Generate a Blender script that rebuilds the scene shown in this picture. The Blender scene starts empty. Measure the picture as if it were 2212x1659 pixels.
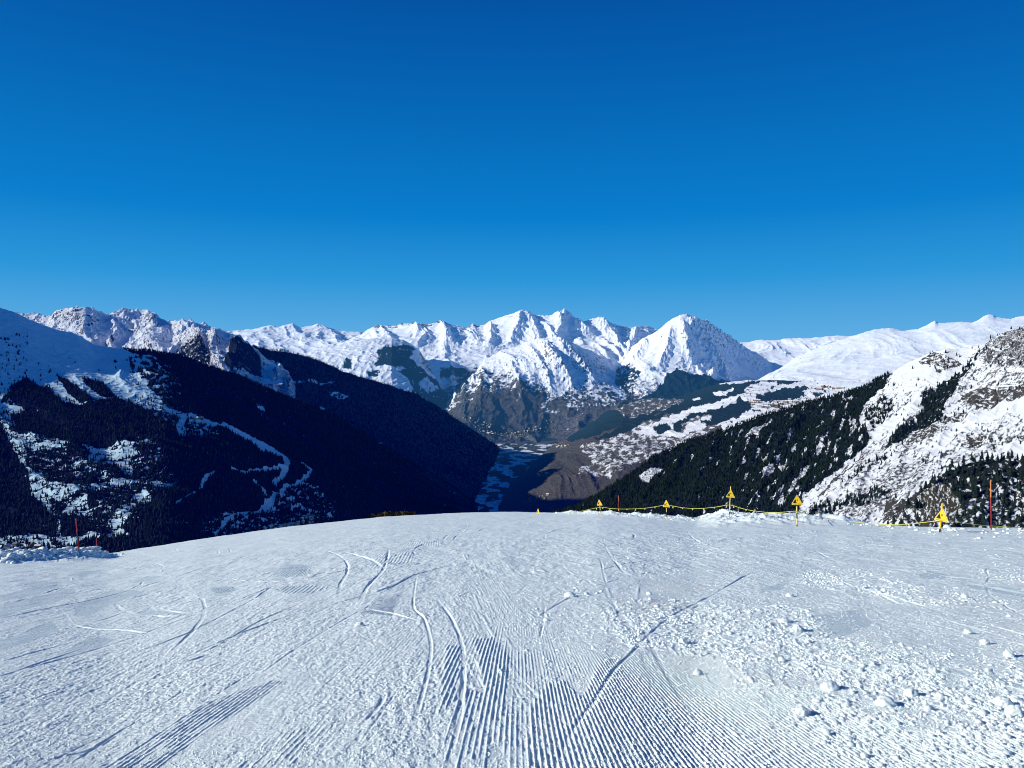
import bpy, math, random
import numpy as np
rng = np.random.default_rng(7)
random.seed(7)
F = 1597.0; CX = 1106.0; HY = 800.0; EYE = 1.65       # focal length and horizon in reference units
f32 = np.float32
SC = bpy.context.scene
COL = SC.collection

# ------------------------------------------------------------------ helpers
def tag(o, label=None, cat=None, group=None, kind=None):
    if label: o['label'] = label
    if cat: o['category'] = cat
    if group: o['group'] = group
    if kind: o['kind'] = kind
    return o

_perm = {}
def _tables(seed):
    if seed not in _perm:
        r = np.random.default_rng(seed + 1000)
        p = r.permutation(256).astype(np.int32)
        a = r.random(256) * 2 * np.pi
        _perm[seed] = (np.concatenate([p, p]), np.cos(a).astype(f32), np.sin(a).astype(f32))
    return _perm[seed]

def perlin(x, y, seed=0):
    p, gx, gy = _tables(seed)
    x = np.asarray(x, f32); y = np.asarray(y, f32)
    xf = np.floor(x); yf = np.floor(y)
    xi = xf.astype(np.int32) & 255; yi = yf.astype(np.int32) & 255
    fx = x - xf; fy = y - yf
    u = fx*fx*fx*(fx*(fx*6-15)+10); v = fy*fy*fy*(fy*(fy*6-15)+10)
    def g(ix, iy, dx, dy):
        h = p[(p[ix & 255] + iy) & 255]
        return gx[h]*dx + gy[h]*dy
    a = g(xi, yi, fx, fy); b = g(xi+1, yi, fx-1, fy)
    c = g(xi, yi+1, fx, fy-1); d = g(xi+1, yi+1, fx-1, fy-1)
    ab = a + (b-a)*u; cd = c + (d-c)*u
    return (ab + (cd-ab)*v) * 1.4

def fbm(x, y, octs=5, seed=0, gain=.5):
    s = 0; a = 1.; n = 0; f = 1.
    for k in range(octs):
        s = s + a*perlin(x*f + 17.3*k, y*f - 9.1*k, seed+k); n += a; a *= gain; f *= 2.03
    return s / n

def ridged(x, y, octs=5, seed=0, gain=.5):
    s = 0; a = 1.; n = 0; f = 1.; w = 1.
    for k in range(octs):
        r = 1 - np.abs(perlin(x*f + 11.3*k, y*f + 5.7*k, seed+k))*1.6
        r = np.clip(r, 0, 1)**2 * w
        w = np.clip(r*1.8, 0, 1)
        s = s + a*r; n += a; a *= gain; f *= 2.07
    return s / n

def sstep(a, b, x):
    t = np.clip((x-a)/(b-a), 0, 1); return t*t*(3-2*t)

def inpoly(x, y, pts):
    px = np.array([p[0] for p in pts], f32); py = np.array([p[1] for p in pts], f32)
    m = np.zeros(x.shape, bool)
    bb = (x >= px.min()) & (x <= px.max()) & (y >= py.min()) & (y <= py.max())
    xs = x[bb]; ys = y[bb]; c = np.zeros(xs.shape, bool)
    j = len(pts)-1
    for i in range(len(pts)):
        if py[i] != py[j]:
            k = ((py[i] > ys) != (py[j] > ys)) & (xs < (px[j]-px[i])*(ys-py[i])/(py[j]-py[i]) + px[i])
            c ^= k
        j = i
    m[bb] = c
    return m

def dline(x, y, pts, reach=1e9, par=False):
    """distance to a polyline, side sign and (par) how far along it"""
    P = np.array(pts, f32)
    d = np.full(x.shape, 1e9, f32); sd = np.zeros(x.shape, f32); tt = np.zeros(x.shape, f32)
    bb = (x > P[:,0].min()-reach) & (x < P[:,0].max()+reach) & (y > P[:,1].min()-reach) & (y < P[:,1].max()+reach)
    xs = x[bb]; ys = y[bb]
    if xs.size == 0: return (d, sd, tt) if par else (d, sd)
    best = np.full(xs.shape, 1e9, f32); side = np.zeros(xs.shape, f32); tb = np.zeros(xs.shape, f32)
    Ls = np.hypot(*(P[1:]-P[:-1]).T); tot = Ls.sum()+1e-9; acc = 0.
    for a, b, l_ in zip(P[:-1], P[1:], Ls):
        v = b-a; L2 = float(v@v)+1e-9
        t = np.clip(((xs-a[0])*v[0] + (ys-a[1])*v[1])/L2, 0, 1)
        dx = xs-a[0]-t*v[0]; dy = ys-a[1]-t*v[1]
        q = np.sqrt(dx*dx+dy*dy)
        k = q < best
        best = np.where(k, q, best)
        side = np.where(k, np.sign(v[0]*dy - v[1]*dx), side)
        if par: tb = np.where(k, (acc+t*l_)/tot, tb)
        acc += l_
    d[bb] = best; sd[bb] = side; tt[bb] = tb
    return (d, sd, tt) if par else (d, sd)

def smooth_line(pts, n=8):
    P = np.array(pts, float); out = []
    for i in range(len(P)-1):
        p0 = P[max(i-1, 0)]; p1 = P[i]; p2 = P[i+1]; p3 = P[min(i+2, len(P)-1)]
        for k in range(n):
            t = k/n
            out.append(.5*((2*p1) + (-p0+p2)*t + (2*p0-5*p1+4*p2-p3)*t*t + (-p0+3*p1-3*p2+p3)*t**3))
    out.append(P[-1])
    return np.array(out)

# reference frames of the sketch the coordinates were noted in
def fr(s, ox, oy):
    def g(pts):
        return [(p[0]*s+ox, p[1]*s+oy) + tuple(p[2:]) for p in pts]
    return g
c1 = fr(.3638, 0, 630.9); c2 = fr(.3638, 737.3, 630.9); c3 = fr(.3638, 1474.7, 630.9)
cA = fr(.2232, 0, 850.3); cB = fr(.2480, 1106, 740.6); cM = fr(.1984, 737.3, 630.9); cR = fr(.1984, 1591, 822.9)
fL = fr(.2976, 0, 1206.9); fC = fr(.248, 987.5, 1261.8); fR = fr(.5, 1106, 1097.2); fF = fr(.5, 0, 1097.2)

def mesh_from(name, V, faces, mats, smooth=True, attrs=None, parent=None, mi=None):
    """V (n,3); faces (m,k) int array"""
    me = bpy.data.meshes.new(name)
    V = np.asarray(V, f32); faces = np.asarray(faces, np.int32)
    m, k = faces.shape
    me.vertices.add(len(V)); me.vertices.foreach_set('co', V.ravel())
    me.loops.add(m*k); me.loops.foreach_set('vertex_index', faces.ravel())
    me.polygons.add(m); me.polygons.foreach_set('loop_start', np.arange(0, m*k, k, dtype=np.int32))
    me.polygons.foreach_set('use_smooth', np.full(m, smooth, bool))
    for mt in mats: me.materials.append(mt)
    if mi is not None: me.polygons.foreach_set('material_index', np.asarray(mi, np.int32))
    me.update(calc_edges=True)
    if attrs:
        for an, arr in attrs.items():
            at = me.attributes.new(an, 'FLOAT_COLOR', 'POINT')
            c = np.ones((len(V), 4), f32); c[:, :arr.shape[1]] = arr
            at.data.foreach_set('color', c.ravel())
    me.validate()
    o = bpy.data.objects.new(name, me); COL.objects.link(o)
    if parent: o.parent = parent
    return o

def grid_faces(nu, nv):
    i = np.arange(nu-1, dtype=np.int32)[None, :] + (np.arange(nv-1, dtype=np.int32)*nu)[:, None]
    i = i.ravel()
    return np.stack([i, i+1, i+nu+1, i+nu], 1)

def grid_normals(P):
    du = np.gradient(P, axis=1); dv = np.gradient(P, axis=0)
    n = np.cross(du, dv)
    n /= np.linalg.norm(n, axis=2, keepdims=True)+1e-9
    n *= np.sign(n[..., 2:3])
    return n

# ------------------------------------------------------------------ light, sky, camera
SUN_EL = math.radians(23.0)
SUN_BACK = math.radians(9.0)      # a little behind the camera, from the left
sd = np.array([-math.cos(SUN_EL)*math.cos(SUN_BACK), -math.cos(SUN_EL)*math.sin(SUN_BACK), math.sin(SUN_EL)])
from mathutils import Vector
sun = bpy.data.lights.new('sun', 'SUN'); sun.energy = 5.0; sun.angle = math.radians(.5); sun.color = (1.0, .985, .905)
so = bpy.data.objects.new('sun', sun); COL.objects.link(so)
so.rotation_euler = Vector(sd).to_track_quat('Z', 'Y').to_euler()

w = bpy.data.worlds.new('World'); SC.world = w; w.use_nodes = True
nt = w.node_tree; nt.nodes.clear()
N = nt.nodes.new; L = nt.links.new
sky = N('ShaderNodeTexSky'); sky.sky_type = 'NISHITA'; sky.sun_disc = False
sky.sun_elevation = SUN_EL; sky.sun_rotation = math.atan2(sd[0], sd[1]); sky.altitude = 2000; sky.air_density = 1.0; sky.dust_density = .1; sky.ozone_density = 3.0
tc = N('ShaderNodeTexCoord'); sx = N('ShaderNodeSeparateXYZ'); L(tc.outputs['Generated'], sx.inputs[0])
ramp = N('ShaderNodeValToRGB')
SKY = [(0.0, (.135, .44, .78)), (.05, (.10, .405, .76)), (.12, (.022, .305, .70)), (.20, (.001, .208, .61)), (.33, (.0005, .138, .475)), (.47, (.0003, .076, .35)), (.62, (.0002, .040, .21)), (1.0, (.0002, .018, .12))]
els = ramp.color_ramp.elements
while len(els) < len(SKY): els.new(.5)
for e, (p, c) in zip(els, SKY): e.position = p; e.color = (*c, 1)
L(sx.outputs['Z'], ramp.inputs[0])
mul = N('ShaderNodeMix'); mul.data_type = 'RGBA'; mul.blend_type = 'MIX'; mul.inputs[0].default_value = .985
sc_ = N('ShaderNodeVectorMath'); sc_.operation = 'SCALE'; sc_.inputs['Scale'].default_value = 10.0
L(ramp.outputs[0], sc_.inputs[0])
L(sky.outputs[0], mul.inputs[6]); L(sc_.outputs[0], mul.inputs[7])
bg = N('ShaderNodeBackground'); bg.inputs[1].default_value = .1; L(mul.outputs[2], bg.inputs[0])
wo = N('ShaderNodeOutputWorld'); L(bg.outputs[0], wo.inputs[0])

cam = bpy.data.cameras.new('camera'); co = bpy.data.objects.new('camera', cam); COL.objects.link(co)
co.location = (0, 0, 0); co.rotation_euler = (math.pi/2, 0, 0)
cam.sensor_width = 36; cam.lens = 36*F/2212; cam.shift_y = -(829.5-HY)/2212
cam.clip_start = .1; cam.clip_end = 90000
SC.camera = co
SC.view_settings.view_transform = 'Standard'; SC.view_settings.look = 'None'; SC.view_settings.exposure = 0
SC.cycles.use_denoising = True; SC.cycles.filter_width = 1.0; SC.cycles.sample_clamp_indirect = 1.5; SC.cycles.max_bounces = 5; SC.cycles.diffuse_bounces = 4

# ------------------------------------------------------------------ materials
def simple_mat(name, col, rough=.7, noise=0., nscale=5., metal=0.):
    m = bpy.data.materials.new(name); m.use_nodes = True
    t = m.node_tree; b = t.nodes['Principled BSDF']
    b.inputs['Roughness'].default_value = rough; b.inputs['Metallic'].default_value = metal
    b.inputs['Specular IOR Level'].default_value = .25
    n = t.nodes.new('ShaderNodeTexNoise'); n.inputs['Scale'].default_value = nscale; n.inputs['Detail'].default_value = 4
    c = t.nodes.new('ShaderNodeTexCoord'); t.links.new(c.outputs['Object'], n.inputs['Vector'])
    r = t.nodes.new('ShaderNodeValToRGB')
    r.color_ramp.elements[0].position = .3; r.color_ramp.elements[1].position = .7
    r.color_ramp.elements[0].color = tuple(v*(1-noise) for v in col)+(1,)
    r.color_ramp.elements[1].color = tuple(min(1, v*(1+noise)) for v in col)+(1,)
    t.links.new(n.outputs['Fac'], r.inputs[0]); t.links.new(r.outputs[0], b.inputs['Base Color'])
    return m

def terrain_mat(name, scale, snow=(.76, .78, .82), forest=(.010, .020, .024), rock=(.11, .095, .08), brown=(.085, .065, .06), amp=.7, soft=.10, bump=.0, bscale=1., stretch=(1,1,1)):
    """mask: r forest, g rock, b brown scrub.  haze: air haze given off by the surface itself as a glow."""
    m = bpy.data.materials.new(name); m.use_nodes = True
    t = m.node_tree; t.nodes.clear(); N = t.nodes.new; L = t.links.new
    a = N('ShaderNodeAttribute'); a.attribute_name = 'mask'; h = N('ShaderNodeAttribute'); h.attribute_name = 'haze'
    sp = N('ShaderNodeSeparateColor'); L(a.outputs['Color'], sp.inputs[0])
    tc = N('ShaderNodeTexCoord'); mp = N('ShaderNodeMapping'); mp.inputs['Scale'].default_value = stretch; L(tc.outputs['Object'], mp.inputs[0])
    def noise(s, d=7., r=.6):
        n = N('ShaderNodeTexNoise'); n.inputs['Scale'].default_value = s; n.inputs['Detail'].default_value = d; n.inputs['Roughness'].default_value = r
        L(mp.outputs[0], n.inputs['Vector']); return n
    def fac(chan, n, am=amp, so=soft):
        s = N('ShaderNodeMath'); s.operation = 'SUBTRACT'; L(n.outputs['Fac'], s.inputs[0]); s.inputs[1].default_value = .5
        k = N('ShaderNodeMath'); k.operation = 'MULTIPLY_ADD'; L(s.outputs[0], k.inputs[0]); k.inputs[1].default_value = am*2; L(sp.outputs[chan], k.inputs[2])
        r = N('ShaderNodeMapRange'); r.interpolation_type = 'SMOOTHSTEP'; L(k.outputs[0], r.inputs[0]); r.inputs[1].default_value = .5-so; r.inputs[2].default_value = .5+so
        return r.outputs[0]
    def var(col, n, lo=.65, hi=1.45):
        r = N('ShaderNodeValToRGB'); r.color_ramp.elements[0].position = .32; r.color_ramp.elements[1].position = .68
        r.color_ramp.elements[0].color = tuple(v*lo for v in col)+(1,); r.color_ramp.elements[1].color = tuple(min(.95, v*hi) for v in col)+(1,)
        L(n.outputs['Fac'], r.inputs[0]); return r.outputs[0]
    n1 = noise(scale); n2 = noise(scale*2.7); n3 = noise(scale*.37); n4 = noise(scale*6, 3)
    def mix(f, c_a, c_b):
        x = N('ShaderNodeMix'); x.data_type = 'RGBA'; L(f, x.inputs[0]); L(c_a, x.inputs[6]); L(c_b, x.inputs[7]); return x.outputs[2]
    c = mix(fac(2, n1), var(snow, n3, .93, 1.05), var(brown, n2, .5, 1.6))
    c = mix(fac(1, n2), c, var(rock, n4, .5, 1.5))
    c = mix(fac(0, n1), c, var(forest, n4, .5, 1.7))
    d = N('ShaderNodeBsdfDiffuse'); d.inputs['Roughness'].default_value = .3; L(c, d.inputs['Color'])
    if bump:
        nb = noise(bscale, 4, .55); b = N('ShaderNodeBump'); b.inputs['Strength'].default_value = 1; b.inputs['Distance'].default_value = bump
        L(nb.outputs['Fac'], b.inputs['Height']); L(b.outputs[0], d.inputs['Normal'])
    e = N('ShaderNodeEmission'); L(h.outputs['Color'], e.inputs[0])  # distance haze added as emission of the terrain itself
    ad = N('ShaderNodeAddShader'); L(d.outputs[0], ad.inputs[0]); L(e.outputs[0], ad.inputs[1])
    o = N('ShaderNodeOutputMaterial'); L(ad.outputs[0], o.inputs[0])
    return m

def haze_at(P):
    """blue glow standing in for air light, growing with distance from the piste"""
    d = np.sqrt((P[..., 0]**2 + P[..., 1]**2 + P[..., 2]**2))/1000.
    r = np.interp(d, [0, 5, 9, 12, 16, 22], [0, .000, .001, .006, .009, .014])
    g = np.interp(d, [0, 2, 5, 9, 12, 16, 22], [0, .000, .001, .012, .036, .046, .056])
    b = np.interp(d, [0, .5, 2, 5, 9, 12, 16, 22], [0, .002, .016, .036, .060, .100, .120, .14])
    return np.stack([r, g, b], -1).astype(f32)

# ------------------------------------------------------------------ terrain lofts
LAY = {}
def loft(key, name, lines, xs, tn, mat, disp, masks, label, smooth_t=True, csm=0, cdec=.16):
    """lines: polylines of (x, y, depth) from the foot to the far side of the ridge."""
    xs = np.asarray(xs, float)
    ctrl = []
    for ln in lines:
        a = np.array(ln, float)
        ctrl.append(np.stack([np.interp(xs, a[:,0], a[:,1]), np.interp(xs, a[:,0], a[:,2])], 1))
    ctrl = np.array(ctrl)                                     # (nl, nx, 2)
    rows = []; tt = []
    crest = len(lines)-2
    resid = np.zeros((len(xs), 2))
    if csm:                       # small summits fade down the slope instead of folding it
        sm = np.empty_like(ctrl[crest])
        for q in range(len(xs)):
            wt = np.exp(-.5*((xs-xs[q])/csm)**2); sm[q] = (ctrl[crest]*wt[:, None]).sum(0)/wt.sum()
        resid = ctrl[crest]-sm; resid[:, 1] *= .3; ctrl[crest] = sm
    for k in range(len(lines)-1):
        n = tn[k]
        for i in range(n):
            t = i/n
            if smooth_t and k < crest and len(lines) > 3:
                p0 = ctrl[max(k-1, 0)]; p1 = ctrl[k]; p2 = ctrl[k+1]; p3 = ctrl[min(k+2, crest)]
                q = .5*((2*p1) + (-p0+p2)*t*.8 + (2*p0*.8-(6-.2*5)*p1+(4*1.0+.2)*p2-p3*.8)*0)
                # mild cubic: blend of linear with smoothstep so that the lines round off
                s = t*t*(3-2*t)
                q = p1 + (p2-p1)*(.6*t+.4*s)
            else:
                q = ctrl[k] + (ctrl[k+1]-ctrl[k])*t
            dcy = math.exp(-(abs((k+t)-crest)/cdec)**1.3)
            rows.append(q+resid*dcy); tt.append((k + t)/crest)
    rows.append(ctrl[-1]+0*resid); tt.append((len(lines)-1)/crest)
    R = np.array(rows); tt = np.array(tt)
    X = np.broadcast_to(xs[None, :], R.shape[:2]); Yp = R[..., 0]; D = R[..., 1]
    P = np.stack([(X-CX)/F*D, D, (HY-Yp)/F*D], -1)
    T = np.broadcast_to(tt[:, None], X.shape)
    P = disp(P, X.astype(f32), Yp.astype(f32), T.astype(f32))
    nrm = grid_normals(P)
    M = masks(X.astype(f32), Yp.astype(f32), T, P, nrm)       # (...,3)
    nv, nu = X.shape
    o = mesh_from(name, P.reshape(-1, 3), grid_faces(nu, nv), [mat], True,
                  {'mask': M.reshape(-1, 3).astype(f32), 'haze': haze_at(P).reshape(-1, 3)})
    tag(o, label, None, None, 'structure')
    # where the displaced surface really sits in the picture plane
    LAY[key] = dict(P=P, X=CX+F*P[..., 0]/P[..., 1], Y=HY-F*P[..., 2]/P[..., 1], M=M, T=T, n=nrm, o=o)
    return o

def nearest(key, x, y):
    l = LAY[key]; nv, nu = l['X'].shape
    cr = l['T'] <= 1.0
    d = (l['X']-x)**2 + (l['Y']-y)**2 + (~cr)*1e9
    i = np.unravel_index(np.argmin(d), d.shape)
    return l['P'][i]

def ridge_disp(big, bw, ribs, rw, small, sw, seed, crest_keep=.85, warp=.6):
    """big: amplitude m and wavelength m of broad relief; ribs: spurs running down the slope; small: crags"""
    def f(P, X, Y, T):
        x = P[..., 0].astype(f32); y = P[..., 1].astype(f32)
        env = 1 - crest_keep*np.exp(-((T-1)/.10)**2)
        h = np.zeros(x.shape, f32)
        if big: h += big*fbm(x/bw, y/bw, 4, seed)*env
        if ribs:
            wx = x + warp*rw*fbm(x/rw/2, y/rw/2, 3, seed+20)
            s = np.cumsum(np.concatenate([np.zeros((x.shape[0], 1), f32), np.hypot(np.diff(x, axis=1), np.diff(y, axis=1)*.35)], 1), 1)
            mod = np.clip(.75+1.1*fbm(x/rw/3.1, y/rw/3.1, 2, seed+28), .15, 1.5)
            h += ribs*mod*(ridged((s+1.5*warp*rw*fbm(x/rw/1.6, P[..., 2].astype(f32)/rw/1.2, 3, seed+25))/rw, T*1.1 + 3, 5, seed+30)-.35)*(.35+.65*env)
        if small: h += small*(ridged(x/sw, y/sw + P[..., 2].astype(f32)/sw*.7, 5, seed+50)-.4)*(.5+.5*env)
        P = P.copy(); P[..., 2] += h*np.clip(T*6, 0, 1)
        return P
    return f

def rocky(nrm, P, lo, hi, seed, wl):
    """rock shows where the slope is steep"""
    st = 1-nrm[..., 2]
    return sstep(lo, hi, st + .10*fbm(P[..., 0]/wl, P[..., 1]/wl + P[..., 2]/wl, 4, seed))

def warp(X, Y, a, w, seed):
    if w < 10: a = a*1.5
    return X + a*fbm(X/w, Y/w, 5, seed, .62), Y + a*fbm(X/w+9, Y/w+4, 5, seed+7, .62)*.8

def lin(a, b, n): return np.linspace(a, b, n)

def spurs(base, lines):
    """named spurs: tent shaped ridges running down from the summits"""
    def f(P, X, Y, T):
        P = base(P, X, Y, T); x = P[..., 0].astype(f32); y = P[..., 1].astype(f32); add = np.zeros(X.shape, f32)
        wx = X + 4*fbm(X/12, Y/12, 3, 501); wy = Y + 4*fbm(X/12+7, Y/12, 3, 502)
        for pts, h, w_ in lines:
            d, _, t = dline(wx, wy, pts, w_*1.5, True)
            tent = np.clip(1-d/w_, 0, 1)
            add = np.maximum(add, h*(tent*.75+.25*tent**2)*np.clip(t*6, .25, 1)*np.clip((1-t)*3, 0, 1)*(1+.35*fbm(X/5, Y/5, 2, 503)))
        P[..., 2] += add*(T <= 1.02); return P
    return f

# --- far range behind everything, left of centre
m_far = terrain_mat('far_snow', 1/260., rock=(.14, .13, .14), bump=7, bscale=1/200.)
A_crest = [(440,716),(484,715),(546,711.6),(582,703),(597,707),(633,699),(651,705.5),(686,699),(713,709),(737,713),(763,714.6),(800,724),(860,735)]
loft('A', 'mountain',
     [[(400,800,17500),(860,800,17500)], [(400,760,19000),(520,755,18800),(640,748,19000),(760,750,19000),(860,760,19000)],
      [(x, y, 21500) for x, y in A_crest], [(400,800,24000),(860,800,24000)]],
     lin(420, 850, 420), (30, 130, 10), m_far,
     ridge_disp(60, 3200, 300, 1300, 60, 450, 3, .85), lambda X, Y, T, P, n: np.stack([0*X, .55*rocky(n, P, .38, .60, 4, 300), 0*X], -1),
     'distant snow covered range with pointed summits', csm=28, cdec=0.3)

# --- rocky summits upper left
B_crest = [(-300,640),(-100,655),(0,672),(31,676),(76,676),(109,681),(125,669),(156,661),(182,665),(200,668),(215,673),(233,678),(251,674),(266,668),(291,672),(310,667),(320,668),(331,676),(344,687),(371,698),(397,693.5),(422,692.7),(437,696),(458,708),(484,715),(520,735),(560,760),(620,800)]
def mB(X, Y, T, P, n):
    x, y = warp(X, Y, 6, 22, 60)
    rk = rocky(n, P, .40, .62, 61, 60)
    crag = inpoly(x, y, c1([(310,160),(345,100),(430,80),(600,115),(640,180),(480,210),(430,200),(360,190)])) | inpoly(x, y, c1([(640,130),(740,95),(880,100),(950,170),(940,330),(850,340),(770,250),(700,170),(600,190),(450,240),(560,180)]))
    g = np.clip(rk*.55 + crag*(.16+.5*fbm(X/5, Y/6, 4, 67)), 0, 1)*.8
    g += .35*(fbm(x/9, y/14, 4, 66) > .2)*sstep(700, 750, Y)*(X > 170)*(X < 360)
    return np.stack([0*X, np.clip(g, 0, .85), 0*X], -1)
m_B = terrain_mat('rocky_snow', 1/30., rock=(.07, .065, .065), bump=3.5, bscale=1/50.)
loft('B', 'mountain',
     [[(-300,830,5700),(620,830,5700)], [(-300,740,6400),(100,745,6400),(230,760,6300),(330,740,6300),(400,770,6200),(620,810,6200)],
      [(x, y, 7000+250*math.sin(x/37)) for x, y in B_crest], [(-300,800,8200),(620,830,8200)]],
     lin(-120, 610, 800), (40, 190, 10), m_B,
     ridge_disp(50, 900, 130, 330, 42, 130, 8, .85), mB, 'craggy snow and rock summits behind the shaded slope', csm=22, cdec=0.5)

B2_crest = [(340,790),(364,764),(386,727),(405,715),(429,707),(466,714.6),(480,722),(502,727),(520,726),(538,733),(552,745),(566,758),(600,790),(640,830)]
def mB2(X, Y, T, P, n):
    x, y = warp(X, Y, 6, 22, 70)
    f = .60*inpoly(x, y, c1([(1090,300),(1180,270),(1240,340),(1260,470),(1150,420),(1030,370)])) + .75*inpoly(x, y, c1([(1400,265),(1480,290),(1540,350),(1560,480),(1470,480),(1340,470),(1320,390),(1350,330)]))
    f += .25*fbm(X/9, Y/9, 3, 72)
    return np.stack([f, .5*rocky(n, P, .3, .5, 71, 60), 0*X], -1)
loft('B2', 'mountain',
     [[(340,900,4900),(640,900,5300)], [(340,800,5900),(500,790,5700),(640,860,5900)], [(x, y, 6300+150*math.sin(x/30+1)) for x, y in B2_crest], [(340,830,7000),(640,870,7000)]],
     lin(342, 638, 330), (50, 120, 8), terrain_mat('wooded_crag', 1/38., forest=(.010, .018, .022), bump=8, bscale=1/45.),
     ridge_disp(30, 500, 150, 260, 35, 90, 9, .8), mB2, 'snowy crag with dark trees and cliffs below the summits', csm=12, cdec=0.4)

# --- centre massif
m_E = terrain_mat('massif', 1/150., rock=(.12, .11, .11), forest=(.008, .020, .026), brown=(.072, .068, .062), amp=1.15, bump=7, bscale=1/140.)
E3_crest = [(700,760),(781,722),(795,712),(810,703.7),(846,701),(870,699),(897,697.5),(930,697),(952,695),(975,702),(992,706.6),(1010,706),(1015,702),(1022,700),(1030,705),(1045,700),(1057,695.6),(1075,688),(1101,680),(1115,675),(1128,671),(1136,675),(1141,678),(1156,682),(1170,684),(1188,682),(1206.6,676),(1220,681),(1232,687),(1254,694.6),(1275,689),(1294,686.6),(1306,691),(1319,698),(1334,703.7),(1378,707),(1400,706),(1421,711),(1470,720),(1540,760)]
def depE3(x): return 18000 + 500*math.sin(x/55.) - 1300*math.exp(-((x-1128)/40.)**2) - 900*math.exp(-((x-1207)/18.)**2)
def mE3(X, Y, T, P, n):
    g = .55*rocky(n, P, .52, .8, 81, 250)
    x, y = warp(X, Y, 3, 14, 82)
    band = (X > 805)*(X < 1060)*(np.abs(T-1) < .055)*(fbm(X/10, Y/5, 3, 83) > -.15)
    return np.stack([0*X + .5*((y > 790) & (X > 950) & (X < 1040)), np.clip(g + .6*band, 0, .9), 0*X], -1)
loft('E3', 'mountain',
     [[(700,860,14300),(1540,860,14300)], [(700,800,15300),(900,785,15300),(1000,790,15000),(1100,775,15600),(1250,770,15600),(1350,775,15600),(1540,820,15200)],
      [(700,765,16500),(850,735,16800),(950,725,16900),(1050,735,16500),(1128,725,16600),(1207,722,16600),(1300,730,16900),(1350,740,16500),(1400,730,17500),(1540,790,17000)],
      [(x, y, depE3(x)) for x, y in E3_crest], [(700,830,21000),(1540,830,21000)]],
     lin(730, 1510, 860), (50, 80, 120, 8), m_far,
     spurs(ridge_disp(70, 3200, 230, 900, 46, 300, 13, .9),
      [([(1128,673),(1118,710),(1095,748)], 150, 15), ([(1131,673),(1150,700),(1168,738)], 130, 13), ([(1207,678),(1214,712),(1192,740)], 130, 14), ([(1207,678),(1240,700),(1292,726)], 170, 14), ([(1294,689),(1320,720),(1345,765)], 170, 15),
       ([(1057,697),(1062,735),(1050,760)], 120, 14), ([(952,696),(962,725),(992,752)], 110, 14), ([(897,699),(905,730)], 90, 12), ([(820,705),(838,732)], 90, 12), ([(1378,708),(1365,745),(1352,780)], 110, 12)]), mE3, 'high white massif with a row of sharp summits', csm=34, cdec=0.45)

def mE(X, Y, T, P, n):
    x, y = warp(X, Y, 12, 26, 90); x, y = warp(x, y, 4, 6, 190)
    f = np.zeros(X.shape, f32)
    for p in (c2([(225,335),(300,325),(390,310),(440,330),(400,390),(470,450),(520,500),(600,540),(660,590),(650,680),(600,700),(430,610),(400,520),(330,490),(385,455),(190,432),(215,400)]),
              c2([(150,475),(220,470),(222,500),(150,497)]), c2([(700,470),(780,440),(800,455),(770,500),(700,510)]),
              c2([(640,560),(680,500),(770,500),(740,560),(680,600)]),
              c2([(20,400),(60,400),(70,460),(10,450)]), c2([(840,480),(890,465),(905,480),(860,510)])):
        f = np.maximum(f, inpoly(x, y, p)*1.0)
    f -= .9*inpoly(x, y, c2([(450,530),(510,520),(570,570),(520,600),(470,560)]))
    bl = np.interp(X, [737, 955, 1000, 1040, 1090, 1150, 1210, 1260, 1290, 1420], [1100, 890, 858, 838, 838, 856, 866, 866, 868, 875])
    b = sstep(-72, 48, y-bl + 34*fbm(X/26, Y/34, 5, 92, .6))
    b = b + .35*fbm(X/5, Y/3, 3, 193)*(b > .02)*(b < .98)
    f += .42*b*(fbm(x/26, y/14, 4, 94) > .22) 
    fleck = .5*sstep(0, 1, (y-bl+60)/60)*(1-b)
    g = .6*rocky(n, P, .36, .56, 91, 200) + fleck*.5
    g = g + .55*inpoly(x, y, c2([(460,350),(560,340),(600,400),(700,420),(800,440),(640,520),(560,510),(480,430)]))*(fbm(X/7, Y/9, 4, 96)+.6)
    g = g + .5*inpoly(x, y, c2([(1340,360),(1450,350),(1560,420),(1600,450),(1500,520),(1400,480),(1360,420)]))*(fbm(X/6, Y/8, 4, 97)+.6)
    f = f + (f < .3)*.45*sstep(.18, .4, fbm(X/11, Y/6, 4, 195))*sstep(745, 800, Y)
    f = np.where(f > .8, f - .55*(fbm(X/7, Y/5, 4, 196) > .30), f)
    return np.stack([np.clip(f, 0, 1), np.clip(g, 0, .8)*np.clip(1-b, 0, 1), np.clip(b, 0, 1)*1.05], -1)
E1_crest = [(600,790),(640,768),(680,757),(737,744),(781,734.6),(815,731),(846,731),(870,735),(883,741),(905,757),(925,785),(945,812),(962,840),(985,870),(1010,905)]
loft('E1', 'mountain',
     [[(600,960,10800),(1010,960,10800)], [(600,880,12000),(800,870,12000),(900,880,12000),(1010,925,11600)], [(600,800,13300),(737,790,13300),(846,775,13300),(900,820,13300),(950,860,13000),(1010,915,12500)],
      [(x, y, 14800 + max(0, x-860)*6) for x, y in E1_crest], [(600,830,18000),(850,830,18000),(1010,930,18000)]],
     lin(610, 1005, 420), (30, 70, 80, 8), m_E, ridge_disp(60, 1900, 110, 700, 30, 180, 15, .85), mE, 'rounded snowy dome with a dark forest tongue')
E2_crest = [(930,900),(955,870),(985,835),(1028,806),(1046,777),(1083,758),(1137,740),(1192,728),(1217,729),(1246,746),(1283,757),(1308,776),(1325,792),(1345,815),(1380,840),(1440,860)]
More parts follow.
